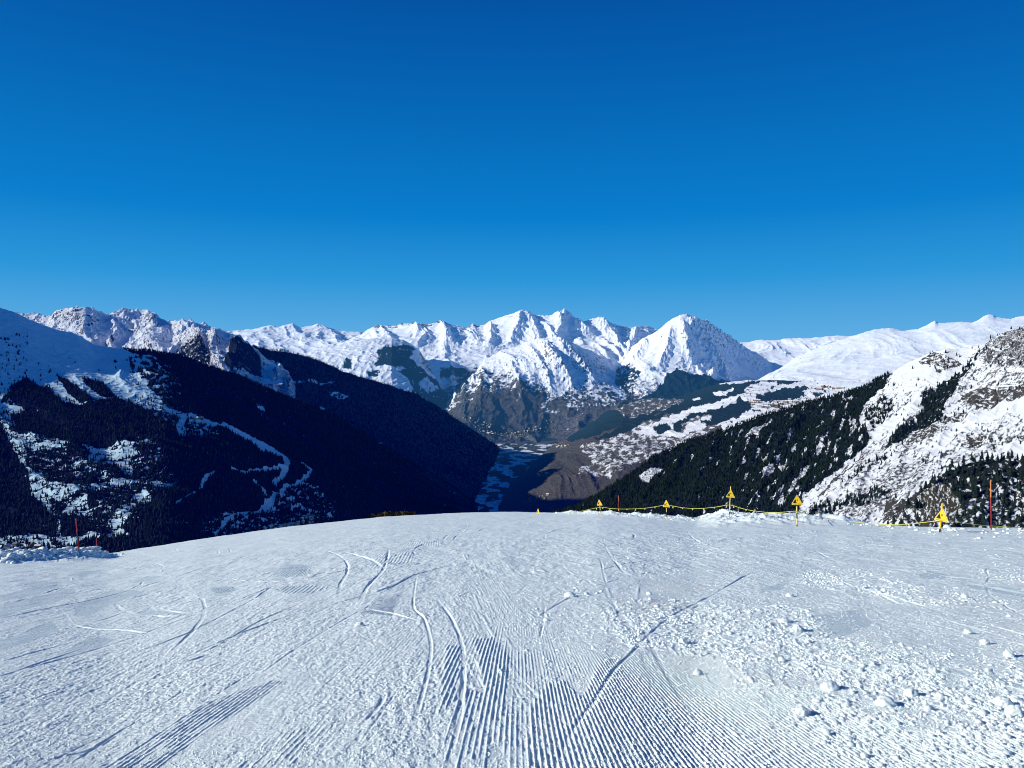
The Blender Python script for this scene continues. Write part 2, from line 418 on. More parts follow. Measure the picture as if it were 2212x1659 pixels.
loft('E2', 'mountain',
     [[(930,985,10300),(1440,985,10300)], [(930,935,11400),(1000,925,11600),(1080,938,11900),(1190,945,11900),(1300,930,11600),(1440,930,11000)],
      [(930,910,12200),(1000,870,12300),(1046,850,12300),(1120,850,12300),(1200,860,12200),(1300,880,12000),(1440,895,11600)],
      [(930,905,12600),(985,850,12900),(1046,810,13200),(1137,795,13200),(1200,790,13000),(1260,800,13300),(1310,830,13000),(1440,880,12600)],
      [(x, y, 14800 - 500*math.exp(-((x-1200)/50.)**2) + 900*(x > 1290)) for x, y in E2_crest], [(930,900,17000),(1130,800,17000),(1440,900,17000)]],
     lin(932, 1435, 560), (20, 70, 70, 90, 8), m_E, spurs(ridge_disp(50, 1900, 190, 760, 34, 170, 17, .85),
      [([(1200,731),(1240,772),(1290,830)], 130, 13), ([(1137,742),(1180,800),(1196,862)], 90, 13), ([(1165,735),(1212,790),(1248,856)], 120, 13), ([(1090,760),(1120,820),(1130,890),(1120,940)], 70, 18), ([(1040,785),(1040,850),(1010,930)], 60, 17), ([(1230,880),(1220,940)], 90, 15), ([(1180,880),(1160,940)], 80, 13)]), mE, 'brown lower mountain face rising to a white shoulder above the town', csm=20, cdec=0.3)

# --- white pyramid
F_crest = [(1200,870),(1283,813),(1326,787),(1352,757),(1378,740),(1400,727),(1421,712),(1436,700),(1450,691),(1468.5,682),(1480,682),(1493,683),(1511,691),(1536.5,711),(1566,733),(1600,752),(1635,762),(1664,784),(1686,796),(1720,815),(1760,840)]
def mF(X, Y, T, P, n):
    x, y = warp(X, Y, 10, 26, 100); x, y = warp(x, y, 4, 6, 101)
    f = (.52+1.1*fbm(X/9, Y/7, 4, 106))*inpoly(x, y, c2([(1500,510),(1620,430),(1740,430),(1770,480),(1720,560),(1740,600),(1700,640),(1640,600),(1600,540)])) 
    f = np.maximum(f, 1.*inpoly(x, y, cB([(1040,460),(1100,480),(1250,400),(1340,330),(1380,270),(1440,200),(1480,230),(1560,290),(1700,310),(1760,360),(2212,340),(2212,500),(1500,530),(1300,520),(1050,520)])))
    f = np.maximum(f, .8*inpoly(x, y, cB([(700,480),(750,470),(770,600),(700,590)])))
    f = np.maximum(f, inpoly(x, y, cB([(720,290),(1000,190),(1130,250),(1080,350),(1060,440),(950,380),(900,300)]))*(.55+.9*fbm(X/7, Y/7, 3, 105)))
    f -= .8*inpoly(x, y, cB([(1740,440),(1780,420),(1930,405),(1920,435),(1800,460)]))
    b = sstep(-40, 20, y-np.interp(X, [1200, 1283, 1300, 1360, 1400, 1500], [860, 848, 835, 850, 870, 880]) + 10*fbm(X/14, Y/10, 4, 104))
    g = .4*rocky(n, P, .42, .62, 103, 250) + .45*sstep(790, 840, y)*(X < 1420)
    return np.stack([np.clip(f, 0, 1), np.clip(g, 0, .7), b*.9], -1)
def F_disp(P, X, Y, T):
    P = spurs(ridge_disp(60, 2400, 190, 900, 36, 230, 19, .9), [([(1482,684),(1510,715),(1535,752),(1560,795),(1585,838)], 210, 16), ([(1502,690),(1548,728),(1602,762),(1655,796)], 190, 15),
        ([(1452,700),(1440,755),(1415,805)], 110, 15), ([(1474,690),(1482,740),(1500,805)], 130, 14), ([(1400,727),(1380,765),(1340,800)], 90, 12), ([(1540,760),(1545,800),(1530,840)], 100, 10)])(P, X, Y, T)
    return P
loft('F', 'mountain',
     [[(1200,960,10900),(1760,900,10900)], [(1200,890,12100),(1350,865,12300),(1475,852,12700),(1600,850,12700),(1760,870,12500)],
      [(1200,880,12800),(1300,845,13000),(1400,800,13600),(1475,785,13900),(1540,800,14200),(1600,815,15000),(1686,825,16500),(1760,860,16500)],
      [(x, y, 15200 + (math.sqrt((x-1478)**2+22**2)-22)*(13 if x > 1478 else 9)) for x, y in F_crest], [(1200,880,19000),(1475,800,19500),(1760,860,21000)]],
     lin(1205, 1755, 600), (20, 80, 110, 150, 8), m_E, F_disp, mF, 'white pyramid shaped peak with a shaded flank', csm=7, cdec=.6)

# --- right hand snowfields
G2_crest = [(1500,745),(1566,741),(1580,740),(1610,738),(1638,735.7),(1707,732),(1755,730),(1787,726),(1831,726),(1870,722),(1950,735),(2050,760)]
def mG(X, Y, T, P, n):
    f = np.zeros(X.shape)
    g = .7*rocky(n, P, .30, .5, 111, 200)
    g = g + .5*(fbm(X/12, Y/7, 4, 112) > .35)*inpoly(X, Y, c3([(580,460),(640,400),(760,370),(880,330),(980,370),(900,420),(700,430)]))
    return np.stack([f, np.clip(g, 0, .8), 0*X], -1)
m_G = terrain_mat('high_snowfield', 1/120., rock=(.13, .12, .12), snow=(.70, .73, .77), bump=3, bscale=1/170.)
loft('G2', 'mountain', [[(1500,840,15500),(2050,840,15500)], [(1500,780,17500),(2050,780,17500)], [(x, y, 20500) for x, y in G2_crest], [(1500,800,24000),(2050,800,24000)]],
     lin(1510, 2040, 360), (20, 70, 6), m_far, ridge_disp(60, 3000, 120, 1300, 30, 400, 21, .85), mG, 'low far snow ridge on the horizon beside the pyramid peak', csm=40, cdec=0.2)
G_crest = [(1600,850),(1650,815),(1686,796),(1729,766),(1784,745),(1838,727),(1865,719),(1889,711.7),(1905,710),(1922,709),(1947.6,715),(1984,711.7),(2005,702),(2012,697),(2020,693.5),(2027,698),(2042,698),(2075,695.7),(2100.5,698),(2112,692),(2125,683),(2135,679),(2145,680),(2152,684),(2166,687),(2184,689),(2198,685),(2212,682),(2400,660),(2800,640)]
loft('G', 'mountain', [[(1600,870,9500),(1870,850,8200),(2800,850,7600)], [(1600,850,9800),(1700,825,9900),(1800,818,9600),(1900,812,9300),(2800,790,9000)],
      [(1600,850,10200),(1686,810,11500),(1800,790,11500),(1950,765,11500),(2100,748,11300),(2800,730,11000)],
      [(x, y, 14000) for x, y in G_crest], [(1600,870,17000),(2800,800,17000)]],
     np.concatenate([lin(1605, 2240, 600), lin(2250, 2790, 40)]), (10, 50, 90, 140, 6), m_G, ridge_disp(120, 2200, 70, 1000, 16, 260, 23, .8), mG, 'broad smooth snowfield rising to small rocky points', csm=34, cdec=0.13)

# --- valley shelf with meadows, hamlets and the resort
H_top = [(1030,1108,6150),(1046,1097,6200),(1060,1088,6450),(1105,1040,7300),(1150,1000,8700),(1190,965,10200),(1216,950,10800),(1250,930,10900),(1280,909,11000),(1319,883,11000),(1345,866,11000),(1400,862,11000),(1475,855,10900),(1520,838,10800),(1560,828,10600),(1600,822,10400),(1640,822,10300),(1720,822,10000),(1800,822,9700),(1870,820,9300),(2300,790,9300)]
def mH(X, Y, T, P, n):
    x, y = warp(X, Y, 12, 26, 120); x, y = warp(x, y, 4, 6, 121)
    f = np.zeros(X.shape, f32); b = np.zeros(X.shape, f32)
    # dry brown lower slopes, whiter towards the shelf
    snowy = inpoly(x, y, cB([(600,900),(760,860),(1000,760),(1400,620),(1900,480),(2300,420),(2300,640),(1980,640),(1500,880),(1230,1000),(1000,1090),(880,1170),(700,1170),(560,1130),(700,1020),(620,950)]))
    pure = inpoly(x, y, cB([(1050,780),(1250,700),(1400,630),(1700,520),(1880,480),(1900,540),(1740,580),(1500,640),(1380,760),(1500,780),(1530,720),(1740,640),(1700,720),(1480,820),(1200,800)])) | (x > 1560)
    b = np.where(snowy, .55, 1.05)
    b = np.where(pure, .06, b)
    b = b + .55*fbm(x/15, y/6, 5, 122)*(~pure)
    gen = .55*fbm(x/24, y/11, 4, 123)+.02
    f = np.where(pure, 0, gen*(1-.5*snowy))
    for p in (cB([(450,850),(640,710),(700,680),(780,610),(860,570),(960,600),(1070,660),(1060,710),(850,760),(640,850)]),
              cB([(1240,740),(1280,710),(1370,710),(1390,750),(1340,790),(1260,790)]),
              cB([(1390,770),(1420,690),(1560,630),(1740,580),(1900,540),(2040,500),(2070,570),(1960,650),(1740,720),(1640,720),(1650,650),(1560,660),(1480,760)]),
              cB([(1060,660),(1100,620),(1210,590),(1260,640),(1340,600),(1500,540),(1700,480),(1850,440),(1900,470),(1700,520),(1340,640),(1060,740),(930,800),(760,850),(700,840),(1050,700)]),
             
              cB([(2110,460),(2212,440),(2212,500),(2150,500)]),
              cR([(350,110),(520,75),(740,55),(800,65),(720,120),(740,160),(560,200),(440,220),(300,230),(200,180)]), cR([(340,250),(440,240),(480,280),(380,290)]),
              cR([(830,150),(920,120),(960,135),(880,160)]), cR([(0,190),(60,190),(150,240),(140,310),(0,350)]), cR([(150,315),(260,300),(290,320),(180,340)])):
        f = np.maximum(f, inpoly(x, y, p)*1.05)
    lo = inpoly(x, y, cB([(480,1000),(520,930),(640,950),(660,1000),(560,1040)])) | inpoly(x, y, cB([(100,1130),(250,990),(440,950),(500,1060),(430,1120),(300,1080),(180,1160),(60,1200)]))
    f = np.where(lo, np.maximum(f, .16+.8*fbm(x/9, y/5, 4, 129)), f)
    for p in (cB([(1640,670),(1680,635),(1735,650),(1740,685),(1660,690)]), cB([(1480,700),(1600,680),(1690,710),(1700,740),(1500,790)])):
        f -= 1.0*inpoly(x, y, p)
    up = inpoly(x, y, [(1330,885),(1345,858),(1400,845),(1475,822),(1560,806),(1730,806),(1730,826),(1660,832),(1620,850),(1560,862),(1475,878),(1400,900)])
    f = np.where(up, 1.0, f); b = np.where(up, .2, b)
    mead = inpoly(x, y, cB([(890,575),(1000,530),(1200,480),(1340,490),(1500,500),(1450,540),(1300,590),(1200,600),(1060,640),(980,640)]))
    f = np.where(mead, .25+.5*fbm(x/8, y/5, 3, 127), f); b = np.where(mead, .62+.5*fbm(x/10, y/4, 4, 126), b)
    for p in (cB([(1735,445),(1790,420),(1935,402),(1920,435),(1800,462)]), cB([(1560,488),(1655,486),(1650,512),(1570,510)]), cB([(1600,300),(1700,290),(2000,275),(2300,265),(2300,320),(2100,330),(1950,355),(1730,365),(1650,330)]), cB([(2030,410),(2100,360),(2300,330),(2300,420),(2150,430),(2060,440)])):
        m_ = inpoly(x, y, p); f = np.where(m_, .05, f); b = np.where(m_, .1, b)
    f = np.where((f < .3) & (X > 1560), f + .9*(fbm(x/9, y/3.2, 4, 128) > .26), f)
    vil = inpoly(x, y, cR([(100,90),(330,110),(250,250),(600,190),(840,230),(600,310),(420,300),(150,300)]))
    b = np.where(vil & (f < .5), .40, b)
    f += .30*(y > 1000)*(fbm(x/11, y/8, 3, 125) > .25)
    return np.stack([np.clip(f, 0, 1.1), 0*X+.1, np.clip(b, 0, 1.1)], -1)
m_H = terrain_mat('valley_slopes', 1/42., forest=(.013, .027, .024), brown=(.066, .064, .050), snow=(.70, .71, .74), amp=.34, bump=6, bscale=1/35.)
loft('H', 'hillside',
     [[(1030,1150,5000),(1190,1150,4400),(1400,1150,3900),(2300,1150,3400)], [(1030,1112,6000),(1046,1105,6000),(1105,1090,5650),(1190,1050,5700),(1300,1020,5900),(1475,980,6200),(1640,920,6300),(1870,870,6600),(2300,850,6600)],
      [(1030,1110,6100),(1060,1092,6350),(1105,1060,6350),(1190,1000,7200),(1300,960,7800),(1475,905,8200),(1560,885,8200),(1640,868,8300),(1870,845,8500),(2300,830,8500)],
      H_top, [(1030,1115,6300),(1190,990,11000),(1319,930,12500),(1500,880,12500),(2300,860,12500)]],
     lin(1032, 2100, 900), (40, 130, 130, 130, 6), m_H, ridge_disp(26, 700, 34, 330, 10, 90, 27, .8), mH, 'wooded and snowy valley side with meadows')

# --- valley floor
def valley():
    nu, nv = 330, 420
    x = lin(-1500, 2600, nu); y = np.linspace(4600, 13000, nv)
    X, Y = np.meshgrid(x, y); Z = -1092 + 5*fbm(X/400, Y/400, 3, 130)
    P = np.stack([X, Y, Z], -1)
    sx_ = CX+F*X/Y; sy_ = HY-F*Z/Y
    wx, wy = warp(sx_.astype(f32), sy_.astype(f32), 5, 14, 131)
    fields = perlin(X/210+2, Y/420, 132) + .5*perlin(X/90, Y/150, 133)
    b = np.where(fields > -.12, .40, .8) + .3*fbm(X/40, Y/60, 3, 135)
    f = .9*(fbm(X/150, Y/260, 3, 134) > .10) 
    b = np.where(Y > 11000, .9, b); f = np.where((wy < 952), .55+.3*fields, f)
    M = np.stack([f, 0*X, b], -1)
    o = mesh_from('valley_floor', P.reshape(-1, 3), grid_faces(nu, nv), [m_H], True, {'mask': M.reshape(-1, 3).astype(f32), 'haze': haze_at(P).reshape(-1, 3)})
    tag(o, 'flat valley floor with snowy fields lying in shade', None, None, 'structure')
valley()

# --- dark spur running down to the valley
C2_crest = [(540,748),(560,751),(582,756.4),(610,760),(637,765.5),(665,771),(691,780),(737,802),(775,813),(810,824),(850,836),(894,849),(925,866),(956,886),(990,909),(1028,933),(1060,954),(1083,969)]
def mC2(X, Y, T, P, n):
    x, y = warp(X, Y, 4, 16, 140); x, y = warp(x, y, 2, 4, 141)
    f = 1.1 + .2*fbm(x/8, y/8, 3, 145)
    op = inpoly(x, y, c2([(200,900),(240,895),(270,930),(250,950),(210,930)])) | inpoly(x, y, c2([(230,1100),(310,1110),(270,1130),(320,1190),(310,1270),(290,1260),(250,1210),(190,1190),(220,1140)]))
    op2 = inpoly(x, y, c2([(430,1170),(480,1160),(470,1190),(430,1200)])) | inpoly(x, y, c2([(520,1180),(580,1170),(570,1230),(500,1260),(490,1230)])) | inpoly(x, y, c1([(1590,522),(1720,525),(1990,535),(1990,550),(1700,540),(1590,538)])) | inpoly(x, y, c1([(1460,480),(1560,470),(1580,500),(1540,505)])) | inpoly(x, y, c1([(1950,595),(2010,598),(2080,625),(2020,640),(1960,615)])) | inpoly(x, y, c1([(1900,660),(1930,690),(1920,740),(1900,700)]))
    f = f - 1.2*op - (op2*(.62+.9*fbm(x/5, y/4, 3, 142)))
    f = f - .5*(fbm(x/6, y/4, 3, 146) > .42)*(T > .8)*(X < 700)
    return np.stack([np.clip(f, 0, 1.2), 0*X+.15, 0*X], -1)
m_C = terrain_mat('shaded_forest_slope', 1/14., forest=(.008, .014, .022), rock=(.06, .055, .06), snow=(.60, .78, .84), amp=.45, soft=.12, bump=1.2, bscale=1/16.)  # snow coloured bluer here to deepen the shade on the slope
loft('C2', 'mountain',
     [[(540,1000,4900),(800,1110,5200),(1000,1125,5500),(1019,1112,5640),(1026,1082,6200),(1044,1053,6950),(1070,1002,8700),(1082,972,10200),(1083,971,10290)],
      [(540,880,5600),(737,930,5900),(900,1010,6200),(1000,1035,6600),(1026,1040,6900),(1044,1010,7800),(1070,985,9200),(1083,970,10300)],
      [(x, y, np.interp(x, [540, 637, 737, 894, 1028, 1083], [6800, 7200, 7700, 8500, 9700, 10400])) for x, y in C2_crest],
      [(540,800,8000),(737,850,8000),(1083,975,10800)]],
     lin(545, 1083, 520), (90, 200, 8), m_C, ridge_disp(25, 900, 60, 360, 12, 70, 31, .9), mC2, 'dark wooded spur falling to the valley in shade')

# --- big shaded slope on the left
C_crest = [(-1600,-120,4000),(-1200,60,4000),(-700,300,4050),(-300,505,4150),(-80,632,4250),(0,664,4300),(22,671,4300),(60,688,4300),(109,706,4330),(164,724,4360),(204,744,4400),(230,750,4430),(255,755,4450),(285,757,4480),(320,758,4520),(364,764,4600),(407,774.6,4700),(455,793,4800),(509,809,5000),(567.5,834.6,5200),(618,856,5400),(691,885.5,5700),(737,907,5800),(850,975,6000),(960,1042,6050),(1020,1082,6050),(1060,1110,6000)]  # unseen left end raised so that it casts shade on this slope
def mC(X, Y, T, P, n):
    x, y = warp(X, Y, 5, 18, 150); x, y = warp(x, y, 2.2, 5, 151)
    f = np.full(X.shape, 1.05, f32)
    S1 = c1([(-900,-900),(0,-60),(100,20),(300,95),(450,165),(560,245),(700,320),(775,365),(770,430),(800,490),(880,560),(930,620),(1000,695),(1080,725),(1200,745),(1340,790),(1250,800),(1080,755),(1000,720),(870,700),(780,655),(680,622),(560,655),(470,665),(370,650),(300,560),(200,540),(60,600),(0,640),(-900,640)])
    s1 = inpoly(x, y, S1)
    f[s1] = .06
    shrub = fbm(x/14+y/30, y/9, 4, 152)
    f[s1] += (.95*sstep(.30, .50, shrub)*sstep(735, 790, Y))[s1]*.75
    f[s1] += (.5*(fbm(x/7, y/4.5, 3, 158) > .3)*(X < 60)*(Y > 720))[s1]
    for p in (c1([(330,475),(400,515),(480,580),(570,650),(480,655),(400,590)]), c1([(480,500),(600,535),(690,620),(600,620),(520,560)]), c1([(60,560),(160,500),(260,560),(370,650),(60,650)])):
        f = np.maximum(f, inpoly(x, y, p)*.85)
    opens = [c1([(-300,640),(60,640),(150,680),(60,705),(110,800),(40,830),(0,770),(-300,800)]),
             c1([(0,780),(60,840),(110,860),(160,960),(150,1060),(190,1170),(250,1230),(340,1330),(335,1450),(365,1440),(345,1300),(240,1130),(150,1060),(100,980),(40,880)]),
             c1([(100,860),(230,862),(300,880),(400,900),(395,950),(300,955),(200,962),(150,940)]),
             c1([(470,915),(700,920),(905,905),(880,930),(780,950),(780,1010),(800,1090),(740,1080),(690,1000),(560,1030),(430,1060),(350,1048),(520,1005),(530,950)]),
             c1([(830,1090),(1055,1100),(1000,1140),(880,1150),(850,1120)]), c1([(870,1160),(900,1220),(820,1240),(740,1360),(650,1385),(645,1330),(740,1260),(800,1180)]),
             c1([(340,1300),(400,1240),(450,1218),(520,1215),(530,1290),(420,1280)]),
             c1([(150,1060),(250,1075),(270,1140),(500,1150),(720,1120),(840,1135),(620,1160),(450,1200),(350,1215),(200,1180)]),
             c1([(-300,1440),(200,1435),(440,1445),(640,1400),(720,1370),(770,1430),(600,1450),(470,1480),(430,1500),(250,1525),(-300,1565)]),
             c1([(1000,690),(1080,720),(1200,740),(1340,790),(1260,805),(1100,770)]),
             c1([(1520,650),(1560,660),(1580,710),(1550,715),(1525,680)]), c1([(940,1365),(1060,1350),(1140,1355),(1000,1372)]), c1([(800,590),(860,575),(850,620),(800,620)])]
    for p in opens: f[inpoly(x, y, p)] = .04
    mixed = inpoly(x, y, c1([(150,960),(470,915),(900,905),(1060,1100),(880,1200),(850,1330),(700,1400),(640,1390),(340,1300),(150,1100)]))
    f = np.where(mixed & (f > .5), f - .95*(fbm(x/30, y/3.2, 5, 153, .6) > .14), f)
    mixed4 = inpoly(x, y, c1([(770,365),(900,380),(1010,430),(1080,560),(1120,720),(1000,690),(930,620),(880,560),(800,490)]))
    f = np.where(mixed4 & (f > .5), f - .95*(fbm(x/11, y/8, 4, 192) > np.interp(x, [280, 360, 400], [-.15, .12, .35])), f)
    mixed2 = inpoly(x, y, c1([(1180,1330),(1500,1290),(1650,1180),(1780,1130),(1900,1150),(1990,1300),(1960,1345),(1700,1420),(1400,1500),(1200,1480)]))
    f = np.where(mixed2, f - .8*(fbm(x/20, y/4, 5, 154, .6) > .08), f)
    mixed3 = inpoly(x, y, c1([(780,600),(1000,690),(1080,760),(1040,800),(900,740),(940,700),(800,640)])) | inpoly(x, y, c1([(900,720),(1080,740),(1340,800),(1300,850),(1050,860),(1020,770)]))
    f = np.where(mixed3 & (f > .5), f - .9*(fbm(x/10, y/6, 4, 155) > .03), f)
    strp = fbm(x/34, y/2.6, 4, 191)
    f = np.where((f < .2) & (Y > 905) & (X < 420) & (strp > .15), .8+.2*strp, f)
    f = np.where((f < .2) & (Y > 860) & (Y <= 905) & (strp > .2), .8, f)
    for pts, wd in ((c1([(1330,785),(1440,840),(1530,890),(1560,930),(1640,955),(1690,990),(1705,1030),(1680,1090),(1640,1140)]), 5.0),
                    (c1([(1560,900),(1640,950),(1700,1000)]), 4.5), (c1([(1800,1010),(1850,1060),(1830,1105),(1740,1150),(1680,1180),(1600,1240),(1500,1300),(1340,1345),(1280,1430)]), 3.2),
                    (c1([(1380,1050),(1450,1070),(1560,1050),(1710,1040)]), 2.6), (c1([(1085,755),(1070,800),(1085,845)]), 6.0), (c1([(1510,1120),(1560,1180),(1585,1215)]), 1.8),
                    (c1([(1270,1080),(1205,1110),(1190,1145)]), 2.2), (c1([(1050,1250),(1110,1200),(1160,1160)]), 1.6), (c1([(1650,1190),(1620,1250),(1500,1310)]), 2.0),
                    (c1([(720,1400),(600,1430),(500,1450)]), 2.0), (c1([(380,860),(470,905),(700,925),(1050,860)]), 0.0)):
        if wd: 
            d, _ = dline(x, y, pts, 30); f = np.where(d < wd*1.3, .04, f)
    clumps = (fbm(x/5, y/4, 3, 156) > .30) & (f < .2) & (Y > 860) & (X < 420)
    f = np.where(clumps & (T < .8), .75, f)
    f = f - .9*(fbm(x/4.5, y/4, 3, 157) > .50)*(f > .9)
    rk = (fbm(x/8, y/4, 3, 159) > .12) & (Y > 1185)
    return np.stack([np.clip(f, 0, 1.1), np.where(rk, .6, .05), 0*X], -1)
def C_disp(P, X, Y, T):
    Q = ridge_disp(26, 700, 38, 260, 6, 55, 33, .85)(P, X, Y, T)
    return Q
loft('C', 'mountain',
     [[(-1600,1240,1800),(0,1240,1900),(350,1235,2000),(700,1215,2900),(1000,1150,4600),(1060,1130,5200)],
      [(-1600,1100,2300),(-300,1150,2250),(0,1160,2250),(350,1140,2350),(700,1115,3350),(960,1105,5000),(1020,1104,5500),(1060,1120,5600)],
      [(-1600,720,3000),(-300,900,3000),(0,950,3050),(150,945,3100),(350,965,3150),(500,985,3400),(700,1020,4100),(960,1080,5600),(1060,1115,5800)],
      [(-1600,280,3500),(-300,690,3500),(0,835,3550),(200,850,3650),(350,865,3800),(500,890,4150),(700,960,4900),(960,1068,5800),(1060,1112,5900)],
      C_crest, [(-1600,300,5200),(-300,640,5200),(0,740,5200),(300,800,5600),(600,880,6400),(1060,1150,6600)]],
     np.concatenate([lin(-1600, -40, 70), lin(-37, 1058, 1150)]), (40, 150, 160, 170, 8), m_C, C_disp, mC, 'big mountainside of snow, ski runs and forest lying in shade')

# --- steep sunlit slope on the right
I_crest = [(1120,1165,2450),(1150,1140,2550),(1192,1108,2700),(1246,1095,2800),(1301,1064,2850),(1356,1028,2900),(1410,988,2950),(1475,958,3000),(1547,934,3000),(1638,901,3000),(1729,876,3000),(1802,855,2950),(1867,836,2900),(1911,813,2800),(1948,790,2700),(1975,777,2650),(2002,764,2600),(2025,758,2550),(2042,755,2500),(2070,753,2480),(2093,751,2450),(2110,748,2400),(2140,733,2300),(2177,715,2200),(2212,705,2100),(2600,560,1900)]
RIB = (.62, -.78)
def mI(X, Y, T, P, n):
    x, y = warp(X, Y, 6, 24, 160); x, y = warp(x, y, 2.5, 6, 161)
    f = np.zeros(X.shape, f32)
    forest = inpoly(x, y, [(1100,1200),(1100,1100)] + c3([(0,860),(450,710),(900,585),(1180,470),(1240,430),(1230,480),(1200,560),(1110,620),(1060,690),(1050,760),(1110,850),(1090,900),(1040,950),(960,1020),(880,1090),(760,1170),(700,1230),(690,1290),(560,1340),(500,1500)]))
    f[forest] = 1.08
    # lit openings run down the fall line (up right to down left)
    a = (x*.80 + y*.60); b_ = (-x*.60 + y*.80)     # a: across, b_: along a steep diagonal
    rot = fbm((x*.86+y*.5)/9, (-x*.5+y*.86)/30, 4, 162)
    dens = np.interp(X, [1200, 1400, 1500, 1650, 1800, 2000], [-.30, -.20, -.08, .05, .09, .10])
    dens = dens*np.interp(Y-np.interp(X, [1192, 1475, 1867, 1948], [1108, 958, 836, 790]), [0, 25, 60], [.1, .7, 1])
    f = np.where(forest, f - 1.15*sstep(.22, .36, rot + dens), f)
    for p in (cR([(90,620),(150,560),(240,500),(330,450),(400,410),(380,450),(280,520),(180,600),(110,640)]), cR([(240,990),(300,940),(400,890),(420,930),(390,1000),(320,1030),(290,1010)]),
              cR([(420,870),(470,790),(480,850),(450,890)]), cR([(580,1110),(640,1030),(740,930),(800,880),(790,950),(700,1040),(620,1110)]), cR([(850,740),(930,650),(960,700),(880,800),(850,790)]),
              cR([(1230,520),(1260,450),(1300,400),(1290,450),(1250,520)]), cB([(1105,1170),(1170,1120),(1280,1070),(1320,1100),(1250,1150),(1190,1220),(1130,1200)]), cR([(440,1300),(480,1180),(520,1150),(500,1300)]),
              cR([(1130,230),(1170,180),(1300,165),(1400,160),(1300,185),(1180,200)])):
        f = np.where(inpoly(x, y, p), .12, f)
    def band(poly, v, seed=None, w=7, th=0):
        nonlocal f
        k = inpoly(x, y, poly)
        if seed is not None: k = k & (fbm((x*.8+y*.6)/w, (-x*.6+y*.8)/w/1.6, 3, seed) > th)
        f = np.where(k, v, f)
    band(cR([(1200,120),(1380,60),(1560,0),(1640,0),(1560,60),(1450,160),(1330,220)]), .9, 163, 6, -.25)
    band(cR([(1380,330),(1560,200),(1700,180),(1700,300),(1600,420),(1480,520),(1430,440)]), .85, 164, 5, .05)
    band(c3([(1200,920),(1230,860),(1290,800),(1350,770),(1420,680),(1420,610),(1500,570),(1620,520),(1640,560),(1560,650),(1540,760),(1440,780),(1360,800),(1330,860),(1240,920)]), .95, 165, 6, -.22)
    band(c3([(1420,600),(1480,570),(1600,490),(1760,350),(1740,420),(1640,520),(1600,600),(1480,620)]), .9, 166, 6, -.1)
    band(c3([(1740,330),(1830,280),(1930,225),(2060,200),(2060,420),(1800,420),(1730,420)]), .60, 167, 4, .30)
    band(c3([(980,1130),(1040,1050),(1150,990),(1280,960),(1200,1010),(1080,1060),(1000,1150)]), .6, 168, 5, .05)
    band(c3([(740,1300),(860,1250),(1000,1220),(1150,1150),(1250,1170),(1150,1240),(900,1290),(880,1350),(700,1350)]), .7, 169, 6, -.05)
    f = f + .6*(~forest)*(fbm((x*.66+y*.75)/4, (x*.75-y*.66)/10, 3, 170) > .42)*(f < .3)
    # rock outcrops
    g = np.zeros(X.shape, f32)
    for p, v, sd_ in ((c3([(1390,420),(1480,355),(1560,380),(1660,410),(1600,450),(1540,470),(1520,510),(1480,440)]), .62, 171), (c3([(1740,400),(1760,330),(1850,270),(2060,190),(2060,430),(1900,420)]), .44, 172),
                      (c3([(1640,600),(1760,560),(1900,560),(2060,520),(2060,620),(1900,660),(1740,690),(1680,650)]), .70, 173), (c3([(1520,760),(1620,730),(1700,700),(1650,760),(1560,790)]), .62, 174),
                      (c3([(1330,900),(1380,800),(1480,780),(1540,820),(1420,890)]), .66, 175), (c3([(1640,940),(1700,850),(1800,850),(1860,900),(1740,960)]), .58, 176),
                      (c3([(1860,870),(2060,860),(2060,900),(1900,900)]), .62, 177), (c3([(1190,1370),(1200,1230),(1250,1200),(1330,1250),(1420,1160),(1560,1080),(1600,1150),(1560,1400)]), .75, 178)):
        k = inpoly(x, y, p); g = np.where(k, np.maximum(g, v-.06 + 1.15*fbm(x/11, y/5, 5, sd_, .6)), g)
    g = np.maximum(g, .55*rocky(n, P, .45, .62, 179, 40))
    # scattered scrub over the open snow
    b = .37 + .34*fbm(x/30, y/20, 3, 180) + .25*fbm(x/6, y/5, 3, 181)
    al = x*.75 - y*.66; ac = x*.66 + y*.75
    b = .40 + .50*fbm(ac/7, al/30, 4, 182) + .28*fbm(ac/3, al/8, 3, 183)
    clean = inpoly(x, y, c3([(700,1260),(820,1150),(960,1040),(1100,900),(1250,790),(1340,740),(1440,620),(1360,640),(1200,760),(1100,860),(980,1000),(840,1120)])) | inpoly(x, y, c3([(1540,840),(1700,740),(1900,660),(2060,600),(2060,700),(1850,760),(1650,850),(1500,960),(1400,1060),(1440,930)])) | inpoly(x, y, c3([(1250,440),(1400,370),(1560,330),(1760,320),(1700,380),(1640,500),(1500,560),(1300,600),(1240,560)])) | inpoly(x, y, c3([(1870,930),(2060,890),(2060,990),(1900,970)]))
    b = np.where(clean, .10, b)
    b = np.where(forest, .45, b)
    b = np.where(inpoly(x, y, c3([(1050,1180),(1300,1030),(1480,960),(1420,1150),(1250,1200),(1100,1330),(880,1330)])), .50, b)
    d, _ = dline(x, y, c3([(830,1190),(900,1120),(1000,1040),(1080,960)]), 20)
    b = np.where(d < 1.3, .8, b)
    return np.stack([np.clip(f, 0, 1.1), np.clip(g, 0, .95), np.clip(b, 0, .9)], -1)
